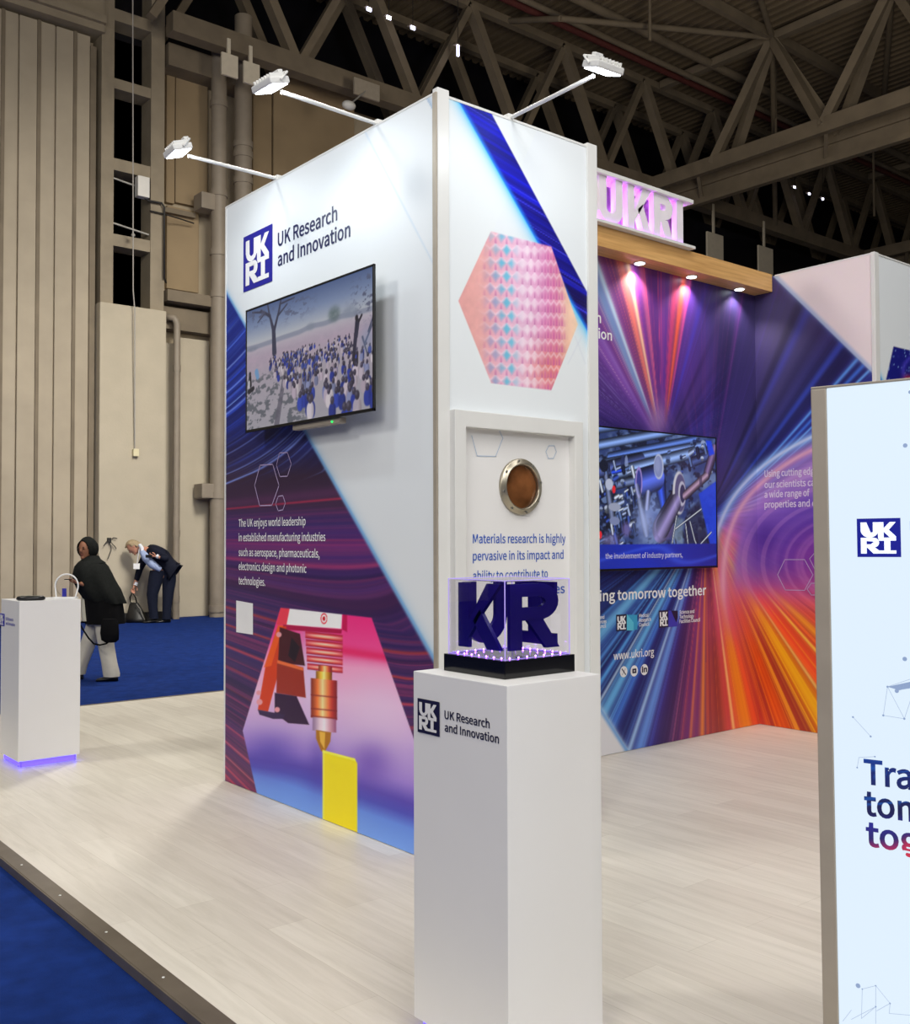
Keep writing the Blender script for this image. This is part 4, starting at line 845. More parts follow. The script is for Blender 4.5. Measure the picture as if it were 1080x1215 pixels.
MB().box((SX0, SY1-0.028, SZ0+0.02), (SX1-0.06, SY1-0.02, SZ1-0.03)).build('back_board', LED_BACK, sign)
def block_letter(ch, x0, x1, mb, nm):
    w = x1-x0; z0, z1 = SZ0+0.022, SZ1-0.03; h = z1-z0; T = 0.076
    if ch == 'U':
        polys = [[(0, h), (0, .30*w)] + _arc(w/2, .42*w, w/2, .42*w, 200, 340, 10) + [(w, .30*w), (w, h), (w-T, h), (w-T, .42*w)] + _arc(w/2, .44*w, w/2-T, .44*w-T, 0, -180, 10) + [(T, h)]]
    elif ch == 'K':
        polys = [[(0, 0), (T, 0), (T, h), (0, h)], [(T, h*.40), (w-T*1.25, h), (w, h), (T, h*.40-T*.9)], [(w*.42, h*.50), (w*.42+T*.75, h*.64), (w, 0), (w-T*1.2, 0)]]
    elif ch == 'R':
        q = h*.5
        polys = [[(0, 0), (T, 0), (T, h), (0, h)], [(T, h), (w*.55, h)] + _arc(w*.55, h-q*.56, w*.45, q*.56, 90, -90, 10) + [(T, h-q*1.12), (T, h-q*1.12+T*.9), (w*.52, h-q*1.12+T*.9)] + _arc(w*.52, h-q*.56, w*.45-T, q*.56-T*.9, -90, 90, 10) + [(T, h-T*.9)], [(w*.32, h*.44), (w*.32+T*1.2, h*.44), (w, 0), (w-T*1.25, 0)]]
    else: polys = [[(0, 0), (w, 0), (w, h), (0, h)]]
    bm = bmesh.new()
    for p in polys:
        ar = sum(p[i][0]*p[(i+1) % len(p)][1]-p[(i+1) % len(p)][0]*p[i][1] for i in range(len(p)))
        if ar < 0: p = p[::-1]
        vs = [bm.verts.new(PS.P(x0+a, z0+c)) for a, c in p]; f = bm.faces.new(vs)
        r = bmesh.ops.extrude_face_region(bm, geom=[f]); bmesh.ops.translate(bm, verts=[v for v in r['geom'] if isinstance(v, bmesh.types.BMVert)], vec=Vector(PS.N*0.05))
    bmesh.ops.recalc_face_normals(bm, faces=bm.faces); bmesh.ops.triangulate(bm, faces=bm.faces)
    MB().frombm(bm).build(nm, SIGNW, sign)
def sx(x): return at(x, 255, Y=SY0-0.015)[0]
for ch, a, b_ in (('U', 715, 742.5), ('K', 748.5, 776.5), ('R', 779.5, 802), ('I', 806.5, 814)): block_letter(ch, sx(a), sx(b_), None, 'block_letter')
MB().box((SX0+0.01, SY0+0.05, SZ0+0.022), (SX1-0.08, SY0+0.075, SZ0+0.03)).build('led_strip', LEDP, sign)
MB().box((SX0+0.01, SY0+0.05, SZ1-0.036), (SX1-0.08, SY0+0.065, SZ1-0.03)).build('led_strip', LEDP, sign)
MB().box((SX0+0.01, SY0+0.0, SZ0+0.022), (SX1-0.08, SY0+0.007, SZ0+0.027)).build('led_strip', LEDP, sign)
ld = area_light('sign_glow', ((SX0+SX1)/2, SY0+0.10, SZ0+0.034), ((SX0+SX1)/2, SY0+0.11, SZ0+1), 1.0, 5.0, (0.72, 0.20, 1.0), 0.03)

# ================================================================== ARM FLOODLIGHTS
def floodlight(base, head, label, aim, power):
    base = Vector(base); head = Vector(head); d = (head-base).normalized()
    t = thing('arm_floodlight', base, label, 'floodlight', None)
    MB().tube([base-d*0.05, head-d*0.06], 0.0105, 10).build('arm', ALU, t)
    MB().bbox(base+Vector((-.02, -.02, -0.012))-d*0.02, base+Vector((.02, .02, .02))-d*0.02, 0.004).build('clamp', ALU, t)
    n = (Vector(aim)-head).normalized(); s = n.cross(Vector((0, 0, 1))).normalized(); u = s.cross(n).normalized()
    R = Matrix((s, u, n)).transposed()
    def loc(f): return lambda v: head + R @ Vector(v)
    hs = MB().bbox((-0.085, -0.06, -0.035), (0.085, 0.06, 0.0), 0.008)
    hs.map(loc(0)); h = hs.build('lamp_housing', ALU, t)
    fin = MB()
    for k in range(7): fin.bbox((-0.07+k*0.0233-0.003, -0.045, -0.055), (-0.07+k*0.0233+0.003, 0.045, -0.034), 0.0012)
    fin.map(loc(0)).build('cooling_fins', ALU, h)
    MB().bbox((-0.075, -0.05, 0.0), (0.075, 0.05, 0.005), 0.002).map(loc(0)).build('lens', LAMPGLOW, h)
    br = MB(); br.tube([(-0.092, 0, -0.015), (-0.092, 0.05, -0.05), (0, 0.065, -0.07), (0.092, 0.05, -0.05), (0.092, 0, -0.015)], 0.006, 8).bbox((-0.025, 0.05, -0.085), (0.025, 0.08, -0.055), 0.004)
    br.map(loc(0)).build('bracket', ALU, t)
    lp = head + n*0.012
    return area_light('floodlight_beam', lp, Vector(aim), 0.14, power, (0.88, 0.96, 1.0), 0.09)
floodlight((X0, 4.476, 3.86), (2.497, 4.456, 3.86), 'white arm floodlight over the television face, nearer the tower corner', (X0, 4.5, 2.0), 5.5)
floodlight((X0, 5.559, 3.86), (2.502, 5.553, 3.86), 'white arm floodlight over the far end of the television face', (X0, 5.5, 2.0), 5.5)
floodlight((3.666, Y0, 3.86), (3.644, 3.282, 3.86), 'white arm floodlight reaching out over the porthole face of the tower', (3.7, Y0, 2.1), 3.6)

# ================================================================== PLINTHS
def plinth(x0, y0, x1, y1, h, label, mirror=None):
    t = thing('plinth', ((x0+x1)/2, (y0+y1)/2, 0), label, 'plinth')
    MB().bbox((x0, y0, 0.05), (x1, y1, h), 0.0025).build('plinth_body', WHITE, t)
    MB().box((x0+0.03, y0+0.03, 0.0), (x1-0.03, y1-0.03, 0.05)).build('plinth_foot', WHITE, t)
    st = MB()
    e = 0.022
    for lo, hi in (((x0+e, y0+e), (x1-e, y0+e+0.008)), ((x0+e, y1-e-0.008), (x1-e, y1-e)), ((x0+e, y0+e), (x0+e+0.008, y1-e)), ((x1-e-0.008, y0+e), (x1-e, y1-e))): st.box((lo[0], lo[1], 0.008), (hi[0], hi[1], 0.044))
    st.build('led_strip', LEDV, t)
    return t
HP = 1.17
pn = plinth(2.024, 2.213, 2.428, 2.667, HP, 'tall white plinth in front carrying the clear lettered cube')
PN = Plane((2.024, 2.667, 0), (0, -1, 0))
emblem(PN, ((496.5, 828), (522.3, 874)), DARKNAVY, WHITE, pn)
text(PN, 'UK Research', 528, 581.5, 852.5, 9.5, DARKNAVY, pn, bold=0.012); text(PN, 'and Innovation', 528.3, 592.5, 867.3, 9.5, DARKNAVY, pn, bold=0.012)
pf = plinth(2.195, 7.472, 2.625, 7.905, 1.174, 'white plinth at the far left beside the carpet, lit violet underneath')
PFAR = Plane((2.195, 7.905, 0), (0, -1, 0))
emblem(PFAR, ((-1.5, 727), (5.6, 743)), INDP, WHITE, pf)
text(PFAR, 'UK Research', 7.2, 16, 735.5, 3.4, INDP, pn if False else pf, bold=0.01); text(PFAR, 'and Innovation', 7.2, 18, 741, 3.4, INDP, pf, bold=0.01)
# lettered acrylic cube
bx0, by0, bx1, by1 = 2.106, 2.312, 2.414, 2.610; bh = HP+0.056
cube = thing('acrylic_display_cube', ((bx0+bx1)/2, (by0+by1)/2, HP), 'clear acrylic cube of dark blue letters on a black base, on the front plinth', 'display cube')
MB().bbox((bx0, by0, HP), (bx1, by1, bh), 0.002).build('black_base', GLOSSBLACK, cube)
ax0, ay0, ax1, ay1 = bx0+0.012, by0+0.012, bx1-0.012, by1-0.012; ah = bh+0.242
CLEAR = mat_clear('clear_acrylic', (0.985, 0.98, 0.995, 1))
g = MB(); T_ = 0.004
g.box((ax0, ay0, bh), (ax0+T_, ay1, ah)).box((ax1-T_, ay0, bh), (ax1, ay1, ah)).box((ax0+T_, ay0, bh), (ax1-T_, ay0+T_, ah)).box((ax0+T_, ay1-T_, bh), (ax1-T_, ay1, ah)).box((ax0, ay0, ah), (ax1, ay1, ah+T_))
g.build('acrylic_case', CLEAR, cube)
EDGEM = mat('acrylic_lit_edge', C(200, 190, 235), 0.2, emit=C(140, 90, 255), estr=0.5); ed = MB()
for x in (ax0, ax1):
    for y in (ay0, ay1): ed.obox((x, y, bh), (x, y, ah+T_), 0.0022, 0.0022)
for z in (bh+0.002, ah+T_):
    for a, b_ in (((ax0, ay0), (ax1, ay0)), ((ax1, ay0), (ax1, ay1)), ((ax1, ay1), (ax0, ay1)), ((ax0, ay1), (ax0, ay0))): ed.obox((a[0], a[1], z), (b_[0], b_[1], z), 0.002, 0.002)
ed.build('case_edges', EDGEM, cube)
INK = mat('indigo_acrylic', C(34, 18, 128), 0.25, var=0.05)
def cube_letter(ch, pl, w, h, z0, inset):
    T = 0.052
    if ch == 'U': polys = [[(0, h), (0, w/2)] + _arc(w/2, w*.5, w/2, w*.5, 185, 355, 12) + [(w, w/2), (w, h), (w-T, h), (w-T, w*.5)] + _arc(w/2, w*.5, w/2-T, w*.5-T, 0, -180, 12) + [(T, h)]]
    elif ch == 'K': polys = [[(0, 0), (T, 0), (T, h), (0, h)], [(T, h*.42), (w-T*1.25, h), (w, h), (w*.52, h*.50), (T, h*.16)], [(w*.36, h*.42), (w*.52, h*.60), (w, 0), (w-T*1.25, 0)]]
    elif ch == 'R':
        q = h*.56; polys = [[(0, 0), (T, 0), (T, h), (0, h)], [(T, h), (w*.58, h)] + _arc(w*.58, h-q/2, w*.40, q/2, 90, -90, 12) + [(T, h-q), (T, h-q+T*.8), (w*.55, h-q+T*.8)] + _arc(w*.55, h-q/2, w*.40-T, q/2-T*.8, -90, 90, 12) + [(T, h-T*.8)], [(w*.34, h*.45), (w*.66, h*.45), (w, 0), (w-T*1.15, 0)]]
    else: polys = [[(0, 0), (w, 0), (w, T*.75), (0, T*.75)], [(0, h-T*.75), (w, h-T*.75), (w, h), (0, h)], [(w/2-T*.6, T*.75), (w/2+T*.6, T*.75), (w/2+T*.6, h-T*.75), (w/2-T*.6, h-T*.75)]]
    bm = bmesh.new()
    for p in polys:
        ar = sum(p[i][0]*p[(i+1) % len(p)][1]-p[(i+1) % len(p)][0]*p[i][1] for i in range(len(p)))
        if ar < 0: p = p[::-1]
        f = bm.faces.new([bm.verts.new(pl.P(a-w/2, c+z0, -inset-0.014)) for a, c in p])
        r = bmesh.ops.extrude_face_region(bm, geom=[f]); bmesh.ops.translate(bm, verts=[v for v in r['geom'] if isinstance(v, bmesh.types.BMVert)], vec=Vector(pl.N*0.014))
    bmesh.ops.recalc_face_normals(bm, faces=bm.faces); bmesh.ops.triangulate(bm, faces=bm.faces)
    return MB().frombm(bm).build('cube_letter', INK, cube)
mx_, my_ = (ax0+ax1)/2, (ay0+ay1)/2
cube_letter('K', Plane((ax0, my_, 0), (0, -1, 0)), 0.205, 0.208, bh+0.026, 0.012)
cube_letter('R', Plane((mx_, ay0, 0), (1, 0, 0)), 0.218, 0.208, bh+0.026, 0.012)
cube_letter('U', Plane((mx_, ay1, 0), (-1, 0, 0)), 0.19, 0.208, bh+0.026, 0.012)
cube_letter('I', Plane((ax1, my_, 0), (0, 1, 0)), 0.19, 0.208, bh+0.026, 0.012)
for k in range(7):
    f_ = (k+0.5)/7
    for p in ((ax0+0.012+(ax1-ax0-0.024)*f_, ay0+0.012), (ax0+0.012+(ax1-ax0-0.024)*f_, ay1-0.012), (ax0+0.012, ay0+0.012+(ay1-ay0-0.024)*f_), (ax1-0.012, ay0+0.012+(ay1-ay0-0.024)*f_)):
        MB().ball((p[0], p[1], bh+0.004), 0.0026, 10, 6).build('led', mat('led_dot', C(220, 200, 255), 0.4, emit=C(150, 80, 255), estr=30.0), cube)
# things on the far plinth
dv = thing('handheld_device', at(33, 712, Z=1.178), 'flat dark rounded device lying on the far left plinth', 'device'); q = at(34, 712.5, Z=1.176)
dvb = MB().loft([(0, 0, 0.0, 0.085, 0.05), (0, 0, 0.008, 0.10, 0.06), (0, 0, 0.022, 0.098, 0.058), (0, 0, 0.030, 0.085, 0.048)], 28)
ca, sa_ = math.cos(-0.55), math.sin(-0.55); dv.location = q
dvb.map(lambda v: (q[0]+v[0]*ca-v[1]*sa_+0.03, q[1]+v[0]*sa_+v[1]*ca+0.05, 1.1745+v[2])).build('casing', BLACK, dv)
MB().loft([(0, 0, 0.029, 0.07, 0.038), (0, 0, 0.0315, 0.068, 0.036)], 28).map(lambda v: (q[0]+v[0]*ca-v[1]*sa_+0.03, q[1]+v[0]*sa_+v[1]*ca+0.05, 1.1745+v[2])).build('top_panel', mat('grey_green_panel', C(70, 78, 70), 0.3, var=0.1), dv)
aw = at(79, 710, Z=1.176); aw = np.array([aw[0], aw[1], 1.1745])
t = thing('clear_trophy', aw, 'clear arched trophy with a blue card on the far left plinth', 'trophy')
hd = lambda a, z, d=0.0: (aw[0]+a*RT[0]+d*FW[0], aw[1]+a*RT[1]+d*FW[1], aw[2]+z)
EDGEW = mat('frosted_clear_edge', C(235, 235, 235), 0.3, var=0.03)
arc = [hd(0.085*math.cos(a)*-1, 0.095+0.085*math.sin(a)) for a in np.linspace(-0.25, math.pi+0.25, 22)]
MB().tube([hd(-0.075, 0.0)]+arc+[hd(0.065, 0.012)], 0.0055, 8).build('rim', EDGEW, t)
ns = 24; MB().add([hd(0.082*math.cos(2*math.pi*k/ns), 0.095+0.082*math.sin(2*math.pi*k/ns)) for k in range(ns)] + [hd(0.082*math.cos(2*math.pi*k/ns), 0.095+0.082*math.sin(2*math.pi*k/ns), 0.012) for k in range(ns)], [tuple(range(ns)), tuple(range(2*ns-1, ns-1, -1))]+[(k, ns+k, ns+(k+1) % ns, (k+1) % ns) for k in range(ns)]).build('clear_disc', CLEAR, t)
bs = MB(); bs.bbox((-0.085, -0.035, 0), (0.075, 0.035, 0.012), 0.003); bs.map(lambda v: hd(v[0], v[2], v[1])).build('trophy_base', EDGEW, t)
MB().box((-0.035, 0.004, 0.014), (-0.004, 0.008, 0.075)).map(lambda v: hd(v[0], v[2], v[1])).build('blue_card', INDP, t)

# ================================================================== LIGHTBOX
_ray = ray(980, 460.3); LP = CAM + _ray*2.7/(_ray @ FW); az = math.radians(-76.3)
class Tilt(Plane):
    def __init__(s, O, S, a):
        super().__init__(O, S); z = np.array([0, 0, 1.0]); S0 = s.S.copy(); s.S = S0*math.cos(a)+z*math.sin(a); s.T = z*math.cos(a)-S0*math.sin(a); s.N = np.cross(s.S, s.T)
LB = Tilt((LP[0], LP[1], LP[2]), (math.cos(az), math.sin(az), 0), 0.0066)
LW, LH, LD = 0.86, LP[2], 0.12
lbx = thing('light_box', LB.P(LW/2, -LH, -LD/2), 'tall white illuminated light box at the right edge with dark blue slogan', 'light box')
def lbox(mb, s0, s1, t0, t1, n0, n1_, r=0.003):
    k = MB().bbox((s0, t0, n0), (s1, t1, n1_), r); k.v = [tuple(LB.P(*v)) for v in k.v]; mb.add(k.v, k.f); return mb
fm = MB(); w_ = 0.040
lbox(fm, -w_, 0.0, -LH, 0.0, -LD, 0.0); lbox(fm, LW, LW+w_, -LH, 0.0, -LD, 0.0); lbox(fm, -w_, LW+w_, 0.0, 0.006, -LD, 0.0, 0.002); lbox(fm, -w_, LW+w_, -LH, -LH+0.04, -LD, 0.0)
fm.build('aluminium_frame', mat('light_box_aluminium', C(166, 156, 142), 0.5, 0.15, var=0.05, scale=10), lbx)
LBM = mat('light_box_face', C(60, 62, 66), 0.5, emit=C(220, 236, 250), estr=1.0)
fc = MB(); lbox(fc, 0.0005, LW-0.0005, -LH+0.04, -0.0005, -0.09, -0.004, 0.002); fc.build('lit_panel', LBM, lbx)
bm_ = MB(); lbox(bm_, 0, LW, -LH+0.04, -0.0, -LD, -0.092); bm_.build('back_panel', WHITE, lbx)
BPR = mat('backlit_blue', C(10, 14, 60), 0.4, emit=C(14, 22, 150), estr=0.8)
LETP = mat('backlit_white', C(200, 210, 230), 0.4, emit=C(228, 238, 250), estr=0.92)
emblem(LB, ((1016.5, 615.5), (1069.3, 661)), BPR, LETP, lbx, off=-0.003)
SLOG = mat_print('backlit_slogan', 0.4, 0.9)
def slogan(txt, x0, x1, y, cap):
    o = text(LB, txt, x0, x1, y, cap, SLOG, lbx, bold=0.016, off=-0.003)
    me = o.data; bm = bmesh.new(); bm.from_mesh(me); bmesh.ops.triangulate(bm, faces=bm.faces); bmesh.ops.subdivide_edges(bm, edges=bm.edges, cuts=4, use_grid_fill=True); bm.to_mesh(me); bm.free()
    co = np.empty(len(me.vertices)*3); me.vertices.foreach_get('co', co); co = co.reshape(-1, 3)+np.array(lbx.location)
    X, Y = project(co); c = ramp(Y, [(900, (16, 60, 150)), (918, (20, 34, 110)), (936, (22, 36, 100)), (965, (24, 24, 80)), (978, (40, 40, 150)), (995, (44, 36, 110)), (1005, (150, 40, 100)), (1015, (220, 50, 80))])
    c = mixc(c, (24, 96, 190), ss(0.55, 0.8, n1(Y*0.6+X*0.05, 3))*(Y < 960)*0.7); c = mixc(c, (210, 50, 80), ss(1062, 1078, X)*ss(985, 1005, Y)*0.8)
    a = me.color_attributes.new('print', 'FLOAT_COLOR', 'POINT'); a.data.foreach_set('color', np.concatenate([lin(c), np.ones((len(c), 1))], 1).ravel())
slogan('Transforming', 1025, 1292, 929.5, 28); slogan('tomorrow', 1025.5, 1216, 966.5, 28); slogan('together', 1027.5, 1203, 1003, 28)
text(LB, 'UK Research', 1080, 1190, 634, 15, BPR, lbx, bold=0.012, off=-0.003); text(LB, 'and Innovation', 1080, 1215, 657, 15, BPR, lbx, bold=0.012, off=-0.003)
NETM = mat('backlit_grey_line', C(90, 96, 110), 0.4, emit=C(178, 196, 222), estr=0.85); DOTM = mat('backlit_grey_dot', C(90, 96, 110), 0.4, emit=C(140, 164, 204), estr=0.8)
net = MB()
for a, b_ in (((1012, 851), (1033, 874)), ((1053, 815), (1048, 849)), ((1048, 849), (1073, 853)), ((1053, 815), (1073, 853)), ((1053, 815), (1080, 806)), ((1064, 820), (1090, 812)), ((1073, 853), (1082, 826)), ((1017, 911), (1019, 899)), ((1019, 899), (1038, 898)), ((1023, 1174), (1039, 1170)), ((1023, 1174), (1022, 1209)), ((1022, 1209), (1039, 1195)), ((1039, 1170), (1056, 1191)), ((1039, 1170), (1039, 1215)), ((1056, 1191), (1040, 1200)), ((1056, 1191), (1055, 1203)), ((1010, 1210), (1039, 1195)), ((1055, 1203), (1090, 1206)), ((1000, 1212), (1010, 1199))):
    lines_mb(LB, [(LB.px(*a), LB.px(*b_))], 0.0014, -0.003, net)
net.build('printed_network', NETM, lbx)
dots = MB()
def ldot(x, y, rp):
    s, t = LB.px(x, y); _, t2 = LB.px(x, y-rp); r = t2-t; n = 16; v = [LB.P(s+r*math.cos(2*math.pi*k/n), t+r*math.sin(2*math.pi*k/n), -0.0026) for k in range(n)]; dots.add(v, [tuple(range(n))])
for x, y, q in ((1074, 528.5, 2.6), (1073.5, 782, 2.6), (1018, 1170, 2.8), (1053, 815, 1.3), (1064, 820, 2.4), (1048, 849, 1.3), (1073, 853, 1.3), (1012, 851, 1.2), (1033, 874, 1.2), (1038, 898, 1), (1017, 911, 1), (1056, 1191, 1), (1039, 1195, 1), (1023, 1174, 0.9), (1039, 1170, 0.9), (1080, 465, 2.2)): ldot(x, y, q)
dots.build('printed_dots', DOTM, lbx)
s_, t_ = zip(*[LB.px(*p) for p in ((1053, 815), (1085, 808), (1085, 816), (1066, 819))]); flat(LB, list(zip(s_, t_))[::-1], [(0, 1, 2, 3)], 'printed_facet', DOTM, lbx, -0.0028)
# ================================================================== HALL: back wall, door, frame column, pipes
YW = 20.7
def hx(x, y=200, Y=20.3): return at(x, y, Y=Y)[0]
def hz(x, y, Y=20.3): return at(x, y, Y=Y)[2]
wb = MB().box((-14, YW, -0.04), (48, YW+0.3, 12.1))
struct(wb.build('wall_back', WALLP, None, (0, 0, 0)), 'beige far wall of the exhibition hall')
struct(MB().box((-14, 22.6, 11.6), (48, 22.8, 17)).build('wall_upper', VOID, None, (0, 0, 0)), 'dark glazed strip above the far hall wall')
struct(MB().box((47.7, -10, -0.04), (48, 21, 17)).build('wall_right', WALLP, None, (0, 0, 0)), 'far right wall of the hall')
struct(MB().box((14.6, 20.55, 8.5), (48, 20.69, 12.1)).build('wall_dark_strip', VOID, None, (0, 0, 0)), 'dark panel added to black out the upper far hall wall')  # added dark panel stands in for the unlit upper wall
# corrugated deck
dk = MB(); zD = 15.75; y0_, y1_ = -9.5, 22.6
xs = np.arange(2.0, 48.0, 0.30); prof = []
for x in xs: prof += [(x, 0), (x+0.13, 0), (x+0.16, 0.09), (x+0.27, 0.09)]
vs = [(x, y0_, zD+z) for x, z in prof] + [(x, y1_, zD+z) for x, z in prof]; n_ = len(prof)
dk.add(vs, [(i, n_+i, n_+i+1, i+1) for i in range(n_-1)])
struct(dk.build('ceiling', mat('roof_deck', C(112, 98, 78), 0.8, var=0.15, scale=0.8), None, (0, 0, 0)), 'dark corrugated metal roof deck of the hall')
# sliding door with vertical panels
dr = MB(); xa, xb = -3.2, hx(113); zt0 = hz(60, 27)
edges = [hx(q) for q in (-111, -88, -66, -41, -19, 3, 22, 46, 66, 89, 108)]
for a, b_ in zip(edges[:-1], edges[1:]): dr.bbox((a+0.012, 20.34, 0.0), (b_-0.012, 20.46, zt0), 0.02)
dr.box((edges[0], 20.40, 0.0), (edges[-1], 20.5, zt0))
door = struct(dr.build('door_1', DOORP, None, (0, 0, 0)), 'tall beige sliding hall door of vertical panels')
MB().bbox((edges[-1]-0.02, 20.30, 0.0), (edges[-1]+0.10, 20.5, zt0-0.2), 0.01).build('edge_profile', STEELDK, door)
for q in (3, 46, 89): MB().bbox((hx(q)-0.035, 20.31, 0.0), (hx(q)+0.035, 20.36, zt0), 0.008).build('cover_strip', STEELDK, door)
struct(MB().box((-14, 20.1, zt0+0.05), (hx(119), 20.7, zt0+1.3)).box((-14, 20.0, zt0+0.2), (hx(119), 20.1, zt0+0.35)).build('trim_3', STEEL, None, (0, 0, 0)), 'steel door head beam over the sliding door')
# frame column with dark openings over a block pier
YC = 20.2
cx0, cx1, cx2, cx3 = at(120, 200, Y=YC)[0], at(135, 200, Y=YC)[0], at(179, 200, Y=YC)[0], at(195, 200, Y=YC)[0]
zp = at(158, 365, Y=YC)[2]
cw = MB().box((cx0, YC, zp), (cx1, YC+0.6, 17)).box((cx2, YC, zp), (cx3, YC+0.6, 17))
for ya, yb in ((98, 110), (192, 206), (281, 295), (16, 30)):
    cw.box((cx1, YC+0.02, at(157, yb, Y=YC)[2]), (cx2, YC+0.5, at(157, ya, Y=YC)[2]))
col = struct(cw.build('trim_4', STEEL, None, (0, 0, 0)), 'steel ladder column beside the sliding door')
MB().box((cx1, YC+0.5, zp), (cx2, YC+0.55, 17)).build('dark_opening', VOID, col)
for yy in (214, 267): MB().tube([(cx1, YC+0.1, at(157, yy, Y=YC)[2]), (cx2, YC+0.1, at(157, yy+6, Y=YC)[2])], 0.022).build('tie_bar', GALV, col)
YP = 20.08
struct(MB().bbox((at(118, 500, Y=YP)[0], YP, -0.04), (at(197, 500, Y=YP)[0], YW, zp), 0.02).build('wall_pier', BLOCKP, None, (0, 0, 0)), 'painted block pier under the ladder column')
# recess panels
pnl_ = MB()
for (xa_, xb_, ya, yb) in ((197, 207, 88, 240), (208, 246, 88, 240), (198, 236, 252, 342), (300, 322, 112, 250), (324, 420, 112, 250)):
    pnl_.bbox((hx(xa_, 200, 20.6), 20.58, hz(xa_, yb, 20.6)), (hx(xb_, 200, 20.6), 20.72, hz(xb_, ya, 20.6)), 0.015)
struct(pnl_.build('wall_panels', PANELP, None, (0, 0, 0)), 'tan cladding panels in the wall recess')
struct(MB().bbox((hx(200), 20.5, -0.04), (hx(214), 20.72, hz(205, 405)), 0.015).bbox((hx(216), 20.5, -0.04), (hx(254), 20.72, hz(230, 400)), 0.015).build('wall_lower', BLOCKP, None, (0, 0, 0)), 'lower boarded panel beside the downpipes')
rb = MB().box((hx(195), 20.1, hz(220, 362)), (hx(257), 20.7, hz(220, 349))).box((hx(195), 20.35, hz(220, 392)), (hx(257), 20.7, hz(220, 366)))
rb.box((hx(195), 20.1, hz(220, 88)), (hx(300), 20.7, hz(220, 62))).box((hx(197), 20.45, hz(200, 249)), (hx(236), 20.7, hz(200, 243)))
struct(rb.build('trim_5', STEELDK, None, (0, 0, 0)), 'cross beams in the wall recess')
def downpipe(xp, wpx, ytop, ybot, label, Y=20.2, collars=(), n=20):
    x = hx(xp, 400, Y); r = (hx(xp+wpx/2, 400, Y)-hx(xp-wpx/2, 400, Y))/2*0.86
    z1 = hz(xp, ytop, Y); z0 = -0.04 if ybot is None else hz(xp, ybot, Y)
    t = thing('downpipe', (x, Y, z0), label, 'pipe')
    MB().cyl((x, Y, z0), (x, Y, z1), r, n=n).build('pipe', PIPEP, t)
    for c in collars:
        z = hz(xp, c, Y); MB().cyl((x, Y, z-0.07), (x, Y, z+0.07), r*1.12, n=n).build('collar', PIPEP, t)
    return t, x, r
t, x, r = downpipe(259, 20, 55, None, 'fat downpipe beside the left edge of the printed tower', 20.1, (124, 230, 300, 350, 588, 722))
MB().bbox((x-r*2.4, 20.0, hz(255, 592)), (x+r, 20.4, hz(255, 575)), 0.02).build('bracket', PIPEP, t)
MB().bbox((x-r*2.6, 20.0, hz(255, 255)), (x-r*0.6, 20.4, hz(255, 236)), 0.02).build('bracket', PIPEP, t)
downpipe(288, 22, 20, 420, 'fat downpipe right of its twin, rising from behind the printed tower', 20.1, (172, 184, 215))
t, x, r = downpipe(210, 9, 386, None, 'thin downpipe with a bent top on the recessed wall', 20.15, (437, 633, 711))
zb2 = hz(210, 386, 20.15); MB().tube([(x, 20.15, zb2-0.02), (x-0.01, 20.15, zb2+0.06), (x-0.06, 20.15, zb2+0.14), (x-0.15, 20.25, zb2+0.17), (x-0.15, 20.6, zb2+0.17)], r*1.02, 12).build('elbow', PIPEP, t)
# square plates on the truss beside the pipes and beyond the sign
for xa_, ya, lb in ((272, 78, 'square pale plate hanging over the left fat downpipe'), (298, 88, 'square pale plate hanging over the right fat downpipe'), (848, 297, 'square pale plate in the roof steel, just right of the letter sign'), (908, 312, 'square pale plate in the roof steel, over the end of the oak beam')):
    c = at(xa_, ya, Y=19.34); k = 0.19 if xa_ < 400 else 0.42
    tag(MB().bbox((c[0]-k, 19.30, c[2]-k*1.25), (c[0]+k, 19.36, c[2]+k*1.25), 0.01).box((c[0]-0.04, 19.35, c[2]), (c[0]+0.04, 19.40, 12.2)).build('hanging_plate', mat('plate_paint', C(216, 206, 186), 0.7, var=0.05), None), lb, 'plate')
# junction box with brackets and cables
jb = thing('junction_box', at(168, 222, Y=YC-0.1), 'small white junction box on the ladder column', 'junction box')
a = at(162, 233, Y=YC-0.12); b_ = at(176, 212, Y=YC-0.12)
MB().bbox((a[0], YC-0.2, a[2]), (b_[0], YC-0.02, b_[2]), 0.015).build('box_body', mat('box_white', C(225, 222, 216), 0.5, var=0.03), jb)
MB().tube([at(170, 234, Y=YC-0.08), at(176, 238, Y=YC-0.08), at(192, 241, Y=YC-0.08), at(195, 246, Y=YC-0.08), at(195, 330, Y=YC-0.08), at(197, 335, Y=YC+0.1)], 0.022).build('cable', DARKCABLE, jb)
MB().tube([at(178, 250, Y=YC-0.06), at(195, 254, Y=YC-0.06), at(215, 260, Y=YC+0.12), at(230, 265, Y=YC+0.2)], 0.016).build('cable', DARKCABLE, jb)
